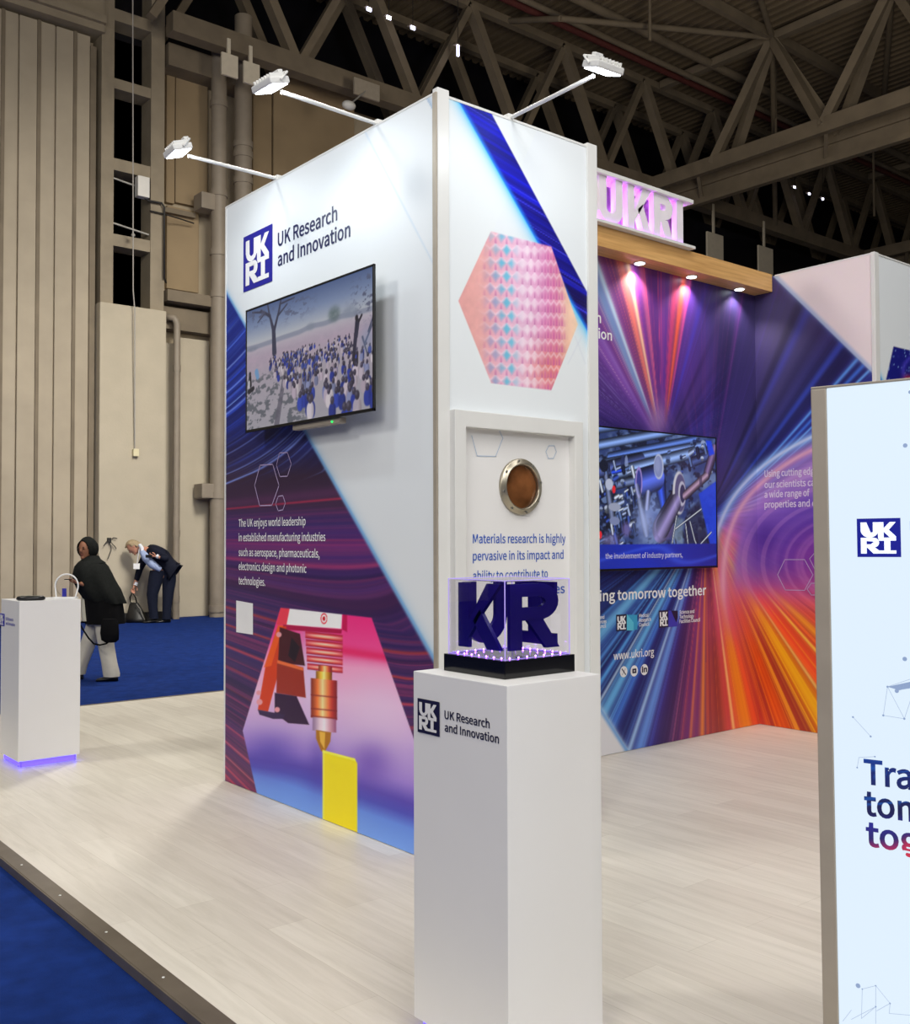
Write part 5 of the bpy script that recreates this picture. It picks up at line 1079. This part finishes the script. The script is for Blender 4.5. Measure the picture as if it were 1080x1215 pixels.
# long hanging cord with a switch
pc_ = thing('pull_cord', at(160, 538, Y=YP-0.15), 'long thin cord hanging down the pier to a small switch box', 'cord')
MB().tube([at(157.5, -20, Y=19.2), at(157.8, 150, Y=19.6), at(158, 345, Y=YP-0.12), at(160, 368, Y=YP-0.12), at(160, 534, Y=YP-0.04)], 0.013, 6).build('cord', CABLEM, pc_)
MB().ball(at(158, 279, Y=YP-0.12), 0.042, 12, 8).build('bead', GALV, pc_)
a = at(157, 541.5, Y=YP-0.02); b_ = at(163.5, 533, Y=YP-0.02); MB().bbox((a[0], YP-0.09, a[2]), (b_[0], YP, b_[2]), 0.008).build('switch_box', mat('switch_cream', C(216, 206, 170), 0.5, var=0.03), pc_)
ws = thing('wall_socket', at(129, 641, Y=YP-0.02), 'small dark socket with loose wires low on the pier', 'socket')
a = at(127, 643, Y=YP-0.02); b_ = at(131.5, 638, Y=YP-0.02); MB().bbox((a[0], YP-0.05, a[2]), (b_[0], YP, b_[2]), 0.006).build('socket_plate', DARKCABLE, ws)
for pts in (((131, 640), (135, 638), (139, 639)), ((130, 643), (132, 652), (128, 663)), ((127, 642), (123, 648)), ((131, 643), (136, 648), (138, 651))): MB().tube([at(px_, py_, Y=YP-0.05) for px_, py_ in pts], 0.009, 5).build('loose_wire', DARKCABLE, ws)
struct(MB().box((hx(130), YP-0.14, -0.04), (hx(197), YP-0.001, 0.14)).build('baseboard_back', mat('dark_skirting', C(42, 40, 40), 0.7, var=0.1), None, (0, 0, 0)), 'dark skirting at the foot of the pier')

# ================================================================== ROOF TRUSSES
Z1, Z2 = 12.2, 15.3
def bar(a, b_, w, h, nm, par, m=STEELDK, up=(0, 0, 1)): return MB().obox(a, b_, w, h, up).build(nm, m, par)
def truss_x(Y, xs_top, step, x0, x1, label, w=0.34):
    t = thing('roof_truss', ((x0+x1)/2, Y, Z1), label, 'roof truss')
    bar((x0, Y, Z1), (x1, Y, Z1), w, 0.42, 'bottom_chord', t); bar((x0, Y, Z2), (x1, Y, Z2), 0.2, 0.2, 'top_chord', t)
    for x in xs_top:
        bar((x, Y, Z2), (x-step/2, Y, Z1), 0.2, 0.17, 'diagonal', t); bar((x, Y, Z2), (x+step/2, Y, Z1), 0.26, 0.22, 'diagonal', t)
    return t
tops = [6.5+3.4*k for k in range(11)]
truss_x(19.55, tops[1:], 3.4, 8.6, 46, 'front roof truss running along the top of the far hall wall')
truss_x(21.3, [x+0.7 for x in tops[1:]], 3.4, 8.6, 46, 'rear roof truss just behind the one over the far hall wall', 0.26)
def truss_y(X, ys, y0, y1, label):
    t = thing('roof_truss', (X, (y0+y1)/2, Z1), label, 'roof truss')
    for dx in (-0.42, 0.42): bar((X+dx, y0, Z1), (X+dx, y1, Z1), 0.2, 0.40, 'bottom_chord', t)
    bar((X+0.42, y0, Z1-0.62), (X+0.42, y1, Z1-0.62), 0.2, 0.16, 'lower_flange', t); bar((X+0.42, y0, Z1-0.38), (X+0.42, y1, Z1-0.38), 0.04, 0.4, 'web_plate', t)
    for y in (y0+2, y0+6, y0+10, y0+14): bar((X-0.42, y, Z1-0.1), (X+0.42, y+0.5, Z1-0.55), 0.1, 0.1, 'tie', t)
    bar((X, y0, Z2), (X, y1, Z2), 0.22, 0.22, 'top_chord', t)
    for y in ys:
        for dx in (-0.42, 0.42):
            bar((X, y, Z2), (X+dx, y-1.7, Z1), 0.24, 0.22, 'diagonal', t); bar((X, y, Z2), (X+dx, y+1.7, Z1), 0.24, 0.22, 'diagonal', t)
    return t
ysB = [15.6-3.4*k for k in range(4)]
TB = truss_y(24.2, ysB, 3.8, 19.4, 'twin chord roof truss rising to the right above the letter sign')
truss_y(36.5, ysB, 3.8, 19.4, 'twin chord roof truss farthest back at the right')
# purlins and bracing rods under the deck
for k, (Y, lb) in enumerate(((15.6, 'roof purlin crossing the top of the twin chord truss, nearest the far wall'), (12.2, 'roof purlin second from the far wall'), (8.8, 'roof purlin third from the far wall'))):
    tag(bar((8, Y, Z2+0.05), (46, Y, Z2+0.05), 0.16, 0.26, 'roof_purlin', None), lb, 'roof beam')
for (p, q, lb) in (((24.2, 15.6, Z2), (18.0, 17.6, 14.6), 'long bracing tube from the twin chord truss to a low hanging joint'),
                   ((24.2, 15.6, Z2), (18.0, 12.6, 15.2), 'bracing tube from the twin chord truss towards the top of the photo'),
                   ((18.0, 17.6, 14.6), (18.0, 19.5, Z2), 'short bracing tube from the low hanging joint to the wall truss'),
                   ((24.2, 15.6, Z2), (30.3, 19.5, Z1), 'bracing tube from the twin chord truss down to the wall truss'),
                   ((24.2, 12.2, Z2), (30.3, 15.6, Z2), 'flat bracing tube running back from the twin chord truss')):
    MB().tube([p, q], 0.08, 8).build('bracing_tube', STEELDK, TB)
for x, y, lb in ((20.0, 16.4, 'thin rod hanging from the roof deck left of the twin chord truss'), (26.5, 17.0, 'thin rod hanging from the roof deck right of the letter sign'), (33.0, 17.4, 'thin rod hanging from the roof deck at the far right')):
    tag(MB().tube([(x, y, zD), (x, y, 14.2 if x < 21 else 12.6)], 0.045, 6).build('hanger_rod', STEELDK, None), lb, 'hanger rod')
for (Y, Z, r, m, lb) in ((18.6, 15.2, 0.10, mat('service_pipe_red', C(96, 48, 44), 0.6, var=0.1), 'dark red service pipe under the roof deck'), (18.2, 15.1, 0.08, STEELDK, 'grey service pipe beside the dark red one'), (17.6, 15.3, 0.12, STEELDK, 'thick grey service duct under the roof deck')):
    tag(MB().cyl((6, Y, Z), (46, Y, Z), r, n=12).build('service_pipe', m, None), lb, 'pipe')
# small hall lamps seen in the dark
HL = mat('hall_lamp_glow', C(255, 255, 255), 0.4, emit=C(225, 225, 255), estr=5)
for i, (x, y) in enumerate(((438, 11), (461.5, 21), (490, 33), (543.5, 60), (918.5, 212), (943, 222), (960.5, 230), (976.5, 236))):
    c = at(x, y, Y=18.9); nm = ('first', 'second', 'third', 'fourth')[i % 4]
    t = thing('hall_lamp', c, '%s from the left of the small bright hall lamps %s' % (nm, 'above the printed tower' if i < 4 else 'right of the letter sign'), 'lamp', 'small lamps in the dark roof')
    lg = (0.03, 0.02, 0.14) if i == 3 else ((0.06, 0.02, 0.04) if i < 3 else (0.045, 0.02, 0.035))
    MB().bbox(c-np.array(lg), c+np.array(lg), 0.008).build('lamp_glass', HL, t)
    MB().bbox(c+np.array([-0.1, -0.02, lg[2]]), c+np.array([0.1, 0.1, lg[2]+0.04]), 0.008).build('lamp_case', STEELDK, t)
    MB().tube([c+np.array([0, 0, lg[2]+0.03]), (c[0], c[1], zD+0.04)], 0.008, 5).build('hanging_wire', DARKCABLE, t)
c = at(435, 107, Y=18.9); t = thing('ceiling_speaker', c, 'square panel and small white camera hung in the roof steel left of the tower top', 'speaker panel')
MB().bbox(c+np.array([-0.35, -0.03, -0.18]), c+np.array([0.35, 0.03, 0.2]), 0.01).build('panel', GREYALU, t)
c2 = at(414, 125, Y=18.7); MB().ball(c2, (0.17, 0.12, 0.1), 14, 8).build('camera_body', ALU, t); MB().tube([c2, c], 0.02, 6).build('stem', GALV, t)

# ================================================================== PEOPLE
RH = np.array([math.sin(YAW), -math.cos(YAW), 0.0]); FH = np.array([math.cos(YAW), math.sin(YAW), 0.0])
def skin_mesh(pts, edges, radii, sub=2):
    me = bpy.data.meshes.new('sk'); me.from_pydata([tuple(p) for p in pts], edges, []); ob = bpy.data.objects.new('sk', me); COL.objects.link(ob)
    m = ob.modifiers.new('s', 'SKIN'); m.use_smooth_shade = True
    sv = me.skin_vertices[0].data
    for i, r in enumerate(radii): sv[i].radius = (r, r) if not isinstance(r, (tuple, list)) else r; sv[i].use_root = (i == 0)
    m2 = ob.modifiers.new('u', 'SUBSURF'); m2.levels = sub; m2.render_levels = sub
    bpy.context.view_layer.update(); dg = bpy.context.evaluated_depsgraph_get()
    out = bpy.data.meshes.new_from_object(ob.evaluated_get(dg)); bpy.data.objects.remove(ob); bpy.data.meshes.remove(me)
    mb = MB().add([v.co.copy() for v in out.vertices], [tuple(p.vertices) for p in out.polygons], True); bpy.data.meshes.remove(out); return mb
def fuse(mb, voxel):
    me = bpy.data.meshes.new('fz'); me.from_pydata(mb.v, [], mb.f); bm = bmesh.new(); bm.from_mesh(me); bmesh.ops.remove_doubles(bm, verts=bm.verts, dist=2e-5); bmesh.ops.holes_fill(bm, edges=[e for e in bm.edges if e.is_boundary], sides=0); bmesh.ops.recalc_face_normals(bm, faces=bm.faces); bm.to_mesh(me); bm.free(); ob = bpy.data.objects.new('fz', me); COL.objects.link(ob)
    m = ob.modifiers.new('r', 'REMESH'); m.mode = 'VOXEL'; m.voxel_size = voxel; m.use_smooth_shade = True
    s = ob.modifiers.new('s', 'SMOOTH'); s.iterations = 2; s.factor = 0.5
    bpy.context.view_layer.update(); dg = bpy.context.evaluated_depsgraph_get(); out = bpy.data.meshes.new_from_object(ob.evaluated_get(dg))
    bpy.data.objects.remove(ob); bpy.data.meshes.remove(me)
    r = MB().add([v.co.copy() for v in out.vertices], [tuple(p.vertices) for p in out.polygons], True); bpy.data.meshes.remove(out); return r
class Sk:
    def __init__(s): s.p = []; s.e = []; s.r = []
    def n(s, p, r, parent=None):
        s.p.append(tuple(p)); s.r.append(r)
        if parent is not None: s.e.append((parent, len(s.p)-1))
        return len(s.p)-1
    def chain(s, parent, *pr):
        for p, r in pr: parent = s.n(p, r, parent)
        return parent
    def mesh(s, sub=2): return skin_mesh(s.p, s.e, s.r, sub)
def hand(mb, wrist, direc, palm_n, size=0.17, curl=0.6, side_=1):
    """palm plus five separate bent fingers grown as thin chains, added to mb"""
    w = Vector(wrist); d = Vector(direc).normalized(); nn = Vector(palm_n); nn = (nn-d*nn.dot(d)).normalized(); s = d.cross(nn)*side_
    k = size/0.18; L = 0.085*k
    sk = Sk(); a = sk.n(w, 0.024*k); b_ = sk.n(w+d*L*0.55, (0.036*k, 0.02*k), a); sk.n(w+d*L, (0.036*k, 0.018*k), b_); mb_ = sk.mesh(1); mb.add(mb_.v, mb_.f, True)
    for i, (off, ln) in enumerate(((-0.03, 0.068), (-0.010, 0.078), (0.010, 0.073), (0.029, 0.058))):
        p = w+d*L*0.85+s*off*k; q = p+d*ln*0.5*k+nn*curl*0.012*k; r_ = q+(d*0.34*(1-curl*0.5)+nn*curl*0.5).normalized()*ln*0.33*k; u_ = r_+(d*0.2*(1-curl)+nn*curl).normalized()*ln*0.3*k
        mb.tube([p, q, r_, u_], [0.0098*k, 0.009*k, 0.0082*k, 0.006*k], 8)
    p = w+d*L*0.3-s*0.028*k; q = p-s*0.03*k+d*0.025*k+nn*0.012*k; mb.tube([p, q, q+d*0.03*k+nn*0.012*k], [0.012*k, 0.0105*k, 0.008*k], 8)
def to_world(base):
    B = np.array(base)
    return lambda v: B + RH*v[0] + FH*v[1] + np.array([0, 0, v[2]])
SKINW = mat('skin_brown', C(150, 100, 74), 0.6, var=0.05, scale=20); SKINM = mat('skin_fair', C(186, 132, 108), 0.6, var=0.05, scale=20)
SCARF = mat('black_green_wool', C(26, 28, 27), 0.95, var=0.2, scale=30, bump=0.4, bscale=90, spec=0.15); COAT = mat('black_cloth', C(11, 11, 13), 0.9, var=0.1, scale=20, spec=0.15)
CREAM = mat('cream_trousers', C(206, 200, 184), 0.85, var=0.05, scale=12, bump=0.3, bscale=25); SHOE = mat('black_shoe_leather', C(14, 13, 13), 0.4, var=0.1)
SUIT = mat('navy_suit_cloth', C(20, 23, 38), 0.85, var=0.12, scale=20, bump=0.3, bscale=40, spec=0.2); TROU = mat('navy_trouser_cloth', C(22, 27, 44), 0.85, var=0.1, scale=20, bump=0.3, bscale=30, spec=0.2)
SHIRT = mat('pale_blue_shirt', C(150, 165, 200), 0.8, var=0.08, scale=15, bump=0.3, bscale=30); HAIR = mat('grey_blond_hair', C(158, 140, 110), 0.7, var=0.2, scale=40, bump=0.6, bscale=120)
DARKEYE = mat('dark_eye', C(20, 14, 12), 0.3, var=0.05); LIPS = mat('lips', C(120, 66, 58), 0.6, var=0.05)
def head_mb(c, fwd, r=0.095, hgt=0.115, tilt=Vector((0, 0, 1))):
    """head with brow, nose, chin, ears; c = centre, fwd = looking direction, in figure coordinates"""
    f = Vector(fwd).normalized(); u = tilt - f*tilt.dot(f); u.normalize(); s = f.cross(u); R = Matrix((f, s, u)).transposed(); c = Vector(c); mb = MB()
    T = lambda x, y, z: c + R @ Vector((x, y, z))
    mb.ball(c, (r, r*0.80, hgt), 24, 16, R); mb.ball(T(r*0.25, 0, -hgt*0.52), (r*0.62, r*0.58, hgt*0.5), 18, 12, R)
    mb.ball(T(r*0.98, 0, -hgt*0.14), (r*0.2, r*0.13, hgt*0.19), 12, 8, R); mb.ball(T(r*0.85, 0, hgt*0.10), (r*0.16, r*0.5, hgt*0.1), 12, 8, R); mb.ball(T(r*0.72, 0, -hgt*0.82), (r*0.24, r*0.28, hgt*0.16), 12, 8, R)
    for q in (-1, 1): mb.ball(T(-r*0.05, q*r*0.82, -hgt*0.05), (r*0.22, r*0.09, hgt*0.27), 10, 8, R)
    return mb, T, R
# ---- woman in black walking left
wbse = at(118, 807, Z=-0.04); G = to_world(wbse)
wm = thing('person', wbse, 'person in a black headscarf and cape with cream trousers, walking past the far left plinth', 'person')
body = Sk(); hip = body.n((0.05, 0, 0.86), (0.15, 0.12)); ch = body.chain(hip, ((0.03, 0, 1.02), (0.13, 0.11)), ((0.0, 0, 1.24), (0.15, 0.11)), ((-0.06, 0, 1.36), 0.075), ((-0.11, 0, 1.44), 0.05))
body.chain(2, ((0.02, -0.12, 1.30), 0.05), ((0.05, -0.17, 1.08), 0.040), ((-0.06, -0.215, 1.12), 0.034), ((-0.15, -0.26, 1.155), 0.028))
body.chain(2, ((-0.04, 0.17, 1.31), 0.06), ((-0.06, 0.22, 1.05), 0.045), ((-0.16, 0.20, 0.86), 0.032), ((-0.185, 0.20, 0.80), 0.026))
body.chain(hip, ((0.06, -0.09, 0.80), 0.10), ((0.09, -0.09, 0.44), 0.065), ((0.18, -0.09, 0.09), 0.045)); body.chain(hip, ((0.0, 0.09, 0.80), 0.10), ((-0.15, 0.08, 0.46), 0.065), ((-0.29, 0.08, 0.09), 0.045))
bm_ = body.mesh(2); hm, T, R = head_mb((-0.155, -0.01, 1.545), (-0.36, -0.93, -0.06), 0.102, 0.122); bm_.add(hm.v, hm.f, True)
hand(bm_, (-0.15, -0.26, 1.155), (-1, 0.05, 0.12), (0, 0.3, 1), 0.17, 0.55, 1); hand(bm_, (-0.16, 0.20, 0.86), (-0.4, 0, -1), (0, -1, 0), 0.17, 0.4, 1)
fuse(bm_, 0.0075).map(G).build('body', SKINW, wm)
for q in (-1, 1):
    MB().ball(T(0.096, q*0.034, 0.006), (0.008, 0.012, 0.006), 10, 8, R).map(G).build('eye', DARKEYE, wm); MB().ball(T(0.098, q*0.036, 0.024), (0.006, 0.020, 0.004), 10, 6, R).map(G).build('eyebrow', DARKEYE, wm)
MB().ball(T(0.088, 0, -0.066), (0.012, 0.024, 0.007), 10, 6, R).map(G).build('mouth', LIPS, wm)
# headscarf: hood open at the face, then the cape
hood = MB(); bm = bmesh.new(); bmesh.ops.create_uvsphere(bm, u_segments=72, v_segments=56, radius=1)
for v in list(bm.verts):
    if v.co.x > 0.2 and (v.co.y/0.72)**2 + ((v.co.z+0.18)/0.86)**2 < 1: bm.verts.remove(v)
for v in bm.verts:
    p = Vector((v.co.x*0.118, v.co.y*0.108, v.co.z*0.142)); v.co = Vector((-0.150, 0.008, 1.548)) + R @ p
bmesh.ops.solidify(bm, geom=list(bm.faces), thickness=0.012); hood.frombm(bm, True)
hood.loft([(-0.115, 0.02, 1.465, 0.085, 0.085), (-0.11, 0.01, 1.42, 0.11, 0.115), (-0.09, 0, 1.38, 0.15, 0.16)], 28)
sc_ = hood.map(G).build('headscarf', SCARF, wm)
def drape(rings, amp, nf, ph, n=56):
    mb = MB(); vs = []
    for j, (cx, cy, cz, rx, ry) in enumerate(rings):
        for k in range(n):
            a = 2*math.pi*k/n; f = 1+amp*j/len(rings)*math.sin(nf*a+ph+j*0.25); vs.append((cx+rx*f*math.cos(a), cy+ry*f*math.sin(a), cz))
    mb.add(vs, [(i*n+k, i*n+(k+1) % n, (i+1)*n+(k+1) % n, (i+1)*n+k) for i in range(len(rings)-1) for k in range(n)], True)
    mb.add(vs, [tuple(range(n-1, -1, -1)), tuple(range(len(vs)-n, len(vs)))], True); return mb
drape([(-0.11, 0.02, 1.435, 0.09, 0.09), (-0.105, 0, 1.39, 0.145, 0.15), (-0.10, 0, 1.34, 0.185, 0.21), (-0.085, 0, 1.25, 0.215, 0.25), (-0.055, 0, 1.16, 0.23, 0.26), (0.0, 0, 1.06, 0.235, 0.255), (0.05, 0, 0.97, 0.225, 0.24), (0.10, 0.02, 0.90, 0.20, 0.2)], 0.09, 7, 0.4).map(G).build('cape', SCARF, wm)
drape([(-0.02, 0.02, 1.2, 0.17, 0.18), (0.02, 0.01, 1.05, 0.205, 0.205), (0.05, 0.0, 0.9, 0.215, 0.21), (0.065, 0.0, 0.76, 0.222, 0.21), (0.068, 0, 0.665, 0.225, 0.21)], 0.05, 9, 1.2).map(G).build('coat', COAT, wm)
drape([(-0.13, 0.02, 1.12, 0.075, 0.10), (-0.145, 0.02, 0.95, 0.075, 0.11), (-0.14, 0.02, 0.80, 0.08, 0.12), (-0.12, 0.02, 0.70, 0.09, 0.13)], 0.05, 6, 0.2).map(G).build('tunic', mat('cream_tunic', C(205, 200, 180), 0.85, var=0.05), wm)
tr_ = MB(); 
for rings in ([(0.075, -0.07, 0.86, 0.14, 0.12), (0.085, -0.08, 0.70, 0.115, 0.105), (0.09, -0.09, 0.56, 0.10, 0.095), (0.11, -0.09, 0.40, 0.092, 0.088), (0.145, -0.09, 0.22, 0.088, 0.085), (0.172, -0.09, 0.09, 0.095, 0.088), (0.176, -0.09, 0.055, 0.09, 0.085)],
              [(0.0, 0.07, 0.86, 0.13, 0.12), (-0.07, 0.08, 0.68, 0.105, 0.10), (-0.13, 0.08, 0.52, 0.095, 0.09), (-0.19, 0.08, 0.34, 0.088, 0.085), (-0.255, 0.08, 0.17, 0.084, 0.08), (-0.285, 0.08, 0.06, 0.088, 0.08)]):
    d_ = drape(rings, 0.06, 5, 0.7, 36); tr_.add(d_.v, d_.f, True)
tr_.map(G).build('trousers', CREAM, wm)
def shoe(c, ang, L=0.25, lift=0.0):
    mb = MB(); ca_, sa2 = math.cos(ang), math.sin(ang); r_ = [(-0.42, 0.030, 0.05), (-0.34, 0.04, 0.075), (-0.15, 0.042, 0.08), (0.05, 0.044, 0.06), (0.3, 0.046, 0.045), (0.48, 0.036, 0.035), (0.57, 0.018, 0.022)]
    vs = []; n = 14
    for (l, w, h) in r_:
        for k in range(n):
            a = 2*math.pi*k/n; y = w*math.cos(a); z = max(0.0, h*0.5+h*0.5*math.sin(a)*1.05); x = l*L; vs.append((c[0]+x*ca_-y*sa2, c[1]+x*sa2+y*ca_, c[2]+z))
    mb.add(vs, [(i*n+k, i*n+(k+1) % n, (i+1)*n+(k+1) % n, (i+1)*n+k) for i in range(len(r_)-1) for k in range(n)], True).add(vs, [tuple(range(n-1, -1, -1)), tuple(range(len(vs)-n, len(vs)))], True); return mb
shoe((0.14, -0.09, 0.0), math.pi+0.25).map(G).build('shoe', SHOE, wm); shoe((-0.33, 0.08, 0.0), math.pi+0.1).map(G).build('shoe', SHOE, wm)
q = G((-0.225, -0.31, 1.19)); ph = thing('phone', q, 'dark phone held by the person in the black headscarf', 'phone')
MB().bbox((-0.31, -0.30, 1.192), (-0.17, -0.23, 1.201), 0.003).map(G).build('phone_body', BLACK, ph)
q = G((0.22, -0.12, 0.42)); bg_ = thing('shoulder_bag', q, 'soft black bag with a long loop strap hanging at the walking person\'s side', 'bag')
drape([(0.22, -0.28, 0.47, 0.06, 0.035), (0.215, -0.28, 0.50, 0.10, 0.05), (0.21, -0.28, 0.58, 0.108, 0.055), (0.21, -0.28, 0.68, 0.10, 0.045), (0.21, -0.28, 0.74, 0.08, 0.03)], 0.05, 5, 0.3, 36).map(G).build('bag_body', COAT, bg_)
MB().tube([(-0.13, -0.28, 0.68), (-0.09, -0.28, 0.61), (-0.03, -0.28, 0.52), (0.03, -0.28, 0.455), (0.10, -0.28, 0.44), (0.17, -0.28, 0.455), (0.22, -0.28, 0.49)], 0.010, 8).map(G).build('strap', COAT, bg_)
# ---- man in a navy suit bending down to a bag
mbse = at(188, 739, Z=-0.04); G2 = to_world(mbse); U = 0.0171
def mp_(x, y, b_=0.0): return (( x-188)*U, b_, (739-y)*U)
mn = thing('person', mbse, 'grey-haired person in a navy suit bending down to a bag by the wall', 'person')
b2 = Sk(); hip = b2.n(mp_(194, 681), (0.12, 0.11)); sp = b2.chain(hip, (mp_(189, 669), (0.12, 0.11)), (mp_(182, 659), (0.13, 0.12)), (mp_(174, 655), 0.09), (mp_(168, 653), 0.065), (mp_(161.5, 651), 0.06))
b2.chain(2, (mp_(188, 656, -0.16), 0.06), (mp_(202, 665, -0.24), 0.045), (mp_(191, 661.5, -0.28), 0.036)); b2.chain(2, (mp_(172, 660, 0.16), 0.06), (mp_(163, 676, 0.15), 0.052), (mp_(158, 695, 0.12), 0.036), (mp_(157, 698.5, 0.12), 0.03))
b2.chain(hip, (mp_(183.5, 686, -0.02), 0.1), (mp_(180.5, 707, -0.04), 0.07), (mp_(183.5, 732, -0.02), 0.05)); b2.chain(hip, (mp_(200, 686, 0.06), 0.1), (mp_(197.5, 708, 0.05), 0.07), (mp_(196, 733, 0.05), 0.05))
bm2 = b2.mesh(2); hm, T, R = head_mb(mp_(159, 650.5, -0.02), (-0.62, -0.25, -0.74), 0.12, 0.145, Vector((-0.75, 0, 0.66))); bm2.add(hm.v, hm.f, True)
hand(bm2, mp_(191, 661.5, -0.28), (-1, 0, 0.1), (0, 0.6, 0.6), 0.22, 0.6, 1); hand(bm2, mp_(158, 695, 0.12), (-0.35, 0, -1), (0.6, -0.6, 0), 0.23, 0.6, 1)
fuse(bm2, 0.0065).map(G2).build('body', SKINM, mn)
for q_ in (-1, 1):
    MB().ball(T(0.108, q_*0.042, 0.006), (0.014, 0.016, 0.010), 10, 8, R).map(G2).build('eye', DARKEYE, mn); MB().ball(T(0.110, q_*0.043, 0.032), (0.014, 0.028, 0.007), 10, 6, R).map(G2).build('eyebrow', HAIR, mn)
MB().ball(T(0.105, 0, -0.078), (0.014, 0.03, 0.008), 10, 6, R).map(G2).build('mouth', LIPS, mn)
hr = MB(); bm = bmesh.new(); bmesh.ops.create_uvsphere(bm, u_segments=28, v_segments=20, radius=1)
for v in list(bm.verts):
    if (v.co.x > 0.30 and v.co.z < 0.55) or v.co.z < -0.55 or (v.co.x > -0.1 and v.co.z < -0.05): bm.verts.remove(v)
rn = random.Random(3)
for v in bm.verts:
    k = 1+rn.uniform(-0.025, 0.05); v.co = Vector(mp_(159, 650.5, -0.02)) + R @ Vector((v.co.x*0.132*k, v.co.y*0.112*k, v.co.z*0.160*k))
bmesh.ops.solidify(bm, geom=list(bm.faces), thickness=0.016); hr.frombm(bm, True).map(G2).build('hair', HAIR, mn)
jk = Sk(); a0 = jk.n(mp_(200, 675), (0.17, 0.17)); jk.chain(a0, (mp_(205, 678.5), (0.13, 0.19))); c1 = jk.chain(a0, (mp_(193, 664), (0.18, 0.185)), (mp_(184, 656), (0.17, 0.19)), (mp_(176, 653), (0.11, 0.12)))
jk.chain(2, ); jk.chain(3, (mp_(188, 655, -0.2), 0.10), (mp_(203, 665.5, -0.26), 0.075), (mp_(194.5, 662, -0.30), 0.055)); jk.chain(3, (mp_(170, 661, 0.18), 0.10), (mp_(163, 676, 0.16), 0.072), (mp_(159.5, 691, 0.13), 0.055))
jk.mesh(2).map(G2).build('suit_jacket', SUIT, mn)
MB().tube([mp_(170, 655, -0.12), mp_(176, 663, -0.16), mp_(184, 671, -0.18), mp_(193, 677, -0.15)], [0.05, 0.085, 0.085, 0.05], 14).map(G2).build('shirt', SHIRT, mn)
MB().tube([mp_(167.5, 648, -0.10), mp_(171, 652, -0.14), mp_(171, 657.5, -0.15)], [0.035, 0.04, 0.025], 10).map(G2).build('collar', mat('white_collar', C(215, 218, 226), 0.7, var=0.03), mn)
MB().cyl(mp_(193.0, 661.8, -0.29), mp_(190.6, 661.2, -0.285), 0.042, n=16).map(G2).build('cuff', mat('white_collar', C(215, 218, 226), 0.7), mn); MB().cyl(mp_(159.8, 692, 0.13), mp_(158.6, 695.5, 0.12), 0.042, n=16).map(G2).build('cuff', mat('white_collar', C(215, 218, 226), 0.7), mn)
tz = MB()
for rings in ([mp_(188, 678, -0.04)+(0.16, 0.14), mp_(185, 690, -0.04)+(0.145, 0.13), mp_(181.5, 706, -0.05)+(0.11, 0.11), mp_(182, 720, -0.04)+(0.09, 0.09), mp_(183.5, 734, -0.03)+(0.085, 0.09)], [mp_(198, 676, 0.05)+(0.16, 0.14), mp_(199.5, 690, 0.05)+(0.135, 0.13), mp_(198, 708, 0.05)+(0.105, 0.11), mp_(197, 722, 0.05)+(0.088, 0.09), mp_(196.5, 735, 0.05)+(0.085, 0.09)]):
    d_ = drape([(a, b_, z, rx, ry) for a, b_, z, rx, ry in rings], 0.05, 5, 0.7, 36); tz.add(d_.v, d_.f, True)
tz.map(G2).build('trousers', TROU, mn)
shoe(mp_(181, 739, -0.03)[:2]+(0.0,), math.pi+0.35, 0.30).map(G2).build('shoe', SHOE, mn); shoe(mp_(194, 739, 0.05)[:2]+(0.0,), math.pi+0.5, 0.30).map(G2).build('shoe', SHOE, mn)
MB().tube([mp_(169, 652, -0.2), mp_(168, 660, -0.22), mp_(166.5, 671, -0.22)], 0.008, 6).map(G2).build('lanyard', mat('white_collar', C(215, 218, 226), 0.7), mn)
bdg = MB().bbox(mp_(162.8, 676, -0.235), mp_(170, 669.5, -0.225), 0.003).map(G2).build('badge', WHITEPRINT, mn)
ph2 = thing('phone', G2(mp_(183, 662, -0.3)), 'dark phone in the bent hand of the person in the navy suit', 'phone')
MB().bbox(mp_(178.5, 662.8, -0.34), mp_(186, 659.2, -0.325), 0.003).map(G2).build('phone_body', BLACK, ph2)
bq = G2(mp_(161, 739, 0.1)); hb = thing('handbag', bq, 'black tote bag standing on the carpet under the bending person\'s hand', 'bag')
bb = MB(); v0 = [(-0.19, -0.10, 0.0), (0.20, -0.10, 0.0), (0.20, 0.10, 0.0), (-0.19, 0.10, 0.0), (-0.19, -0.09, 0.10), (0.19, -0.09, 0.08), (0.19, 0.09, 0.08), (-0.19, 0.09, 0.10), (-0.14, -0.03, 0.40), (0.02, -0.03, 0.40), (0.02, 0.03, 0.40), (-0.14, 0.03, 0.40)]
bm = bmesh.new(); vv = [bm.verts.new((a+mp_(161, 739)[0], b_+0.1, z)) for a, b_, z in v0]
for f in [(3, 2, 1, 0), (8, 9, 10, 11)]+[(i, (i+1) % 4, 4+(i+1) % 4, 4+i) for i in range(4)]+[(4+i, 4+(i+1) % 4, 8+(i+1) % 4, 8+i) for i in range(4)]: bm.faces.new([vv[i] for i in f])
bmesh.ops.bevel(bm, geom=list(bm.edges), offset=0.014, segments=2, affect='EDGES'); bb.frombm(bm, True).map(G2).build('bag_body', mat('black_bag_leather', C(26, 25, 24), 0.5, var=0.15), hb)
x_ = mp_(161, 739)[0]; MB().tube([(x_-0.12, 0.1, 0.38), (x_-0.14, 0.1, 0.50), (x_-0.09, 0.1, 0.60), (x_-0.03, 0.1, 0.50), (x_, 0.1, 0.38)], 0.013, 8).map(G2).build('bag_handle', COAT, hb)
MB().tube([(x_+0.02, 0.0, 0.38), (x_+0.10, -0.01, 0.28), (x_+0.16, -0.01, 0.12), (x_+0.19, 0.0, 0.06)], 0.009, 6).map(G2).build('piping', mat('grey_piping', C(120, 116, 108), 0.6, var=0.1), hb)
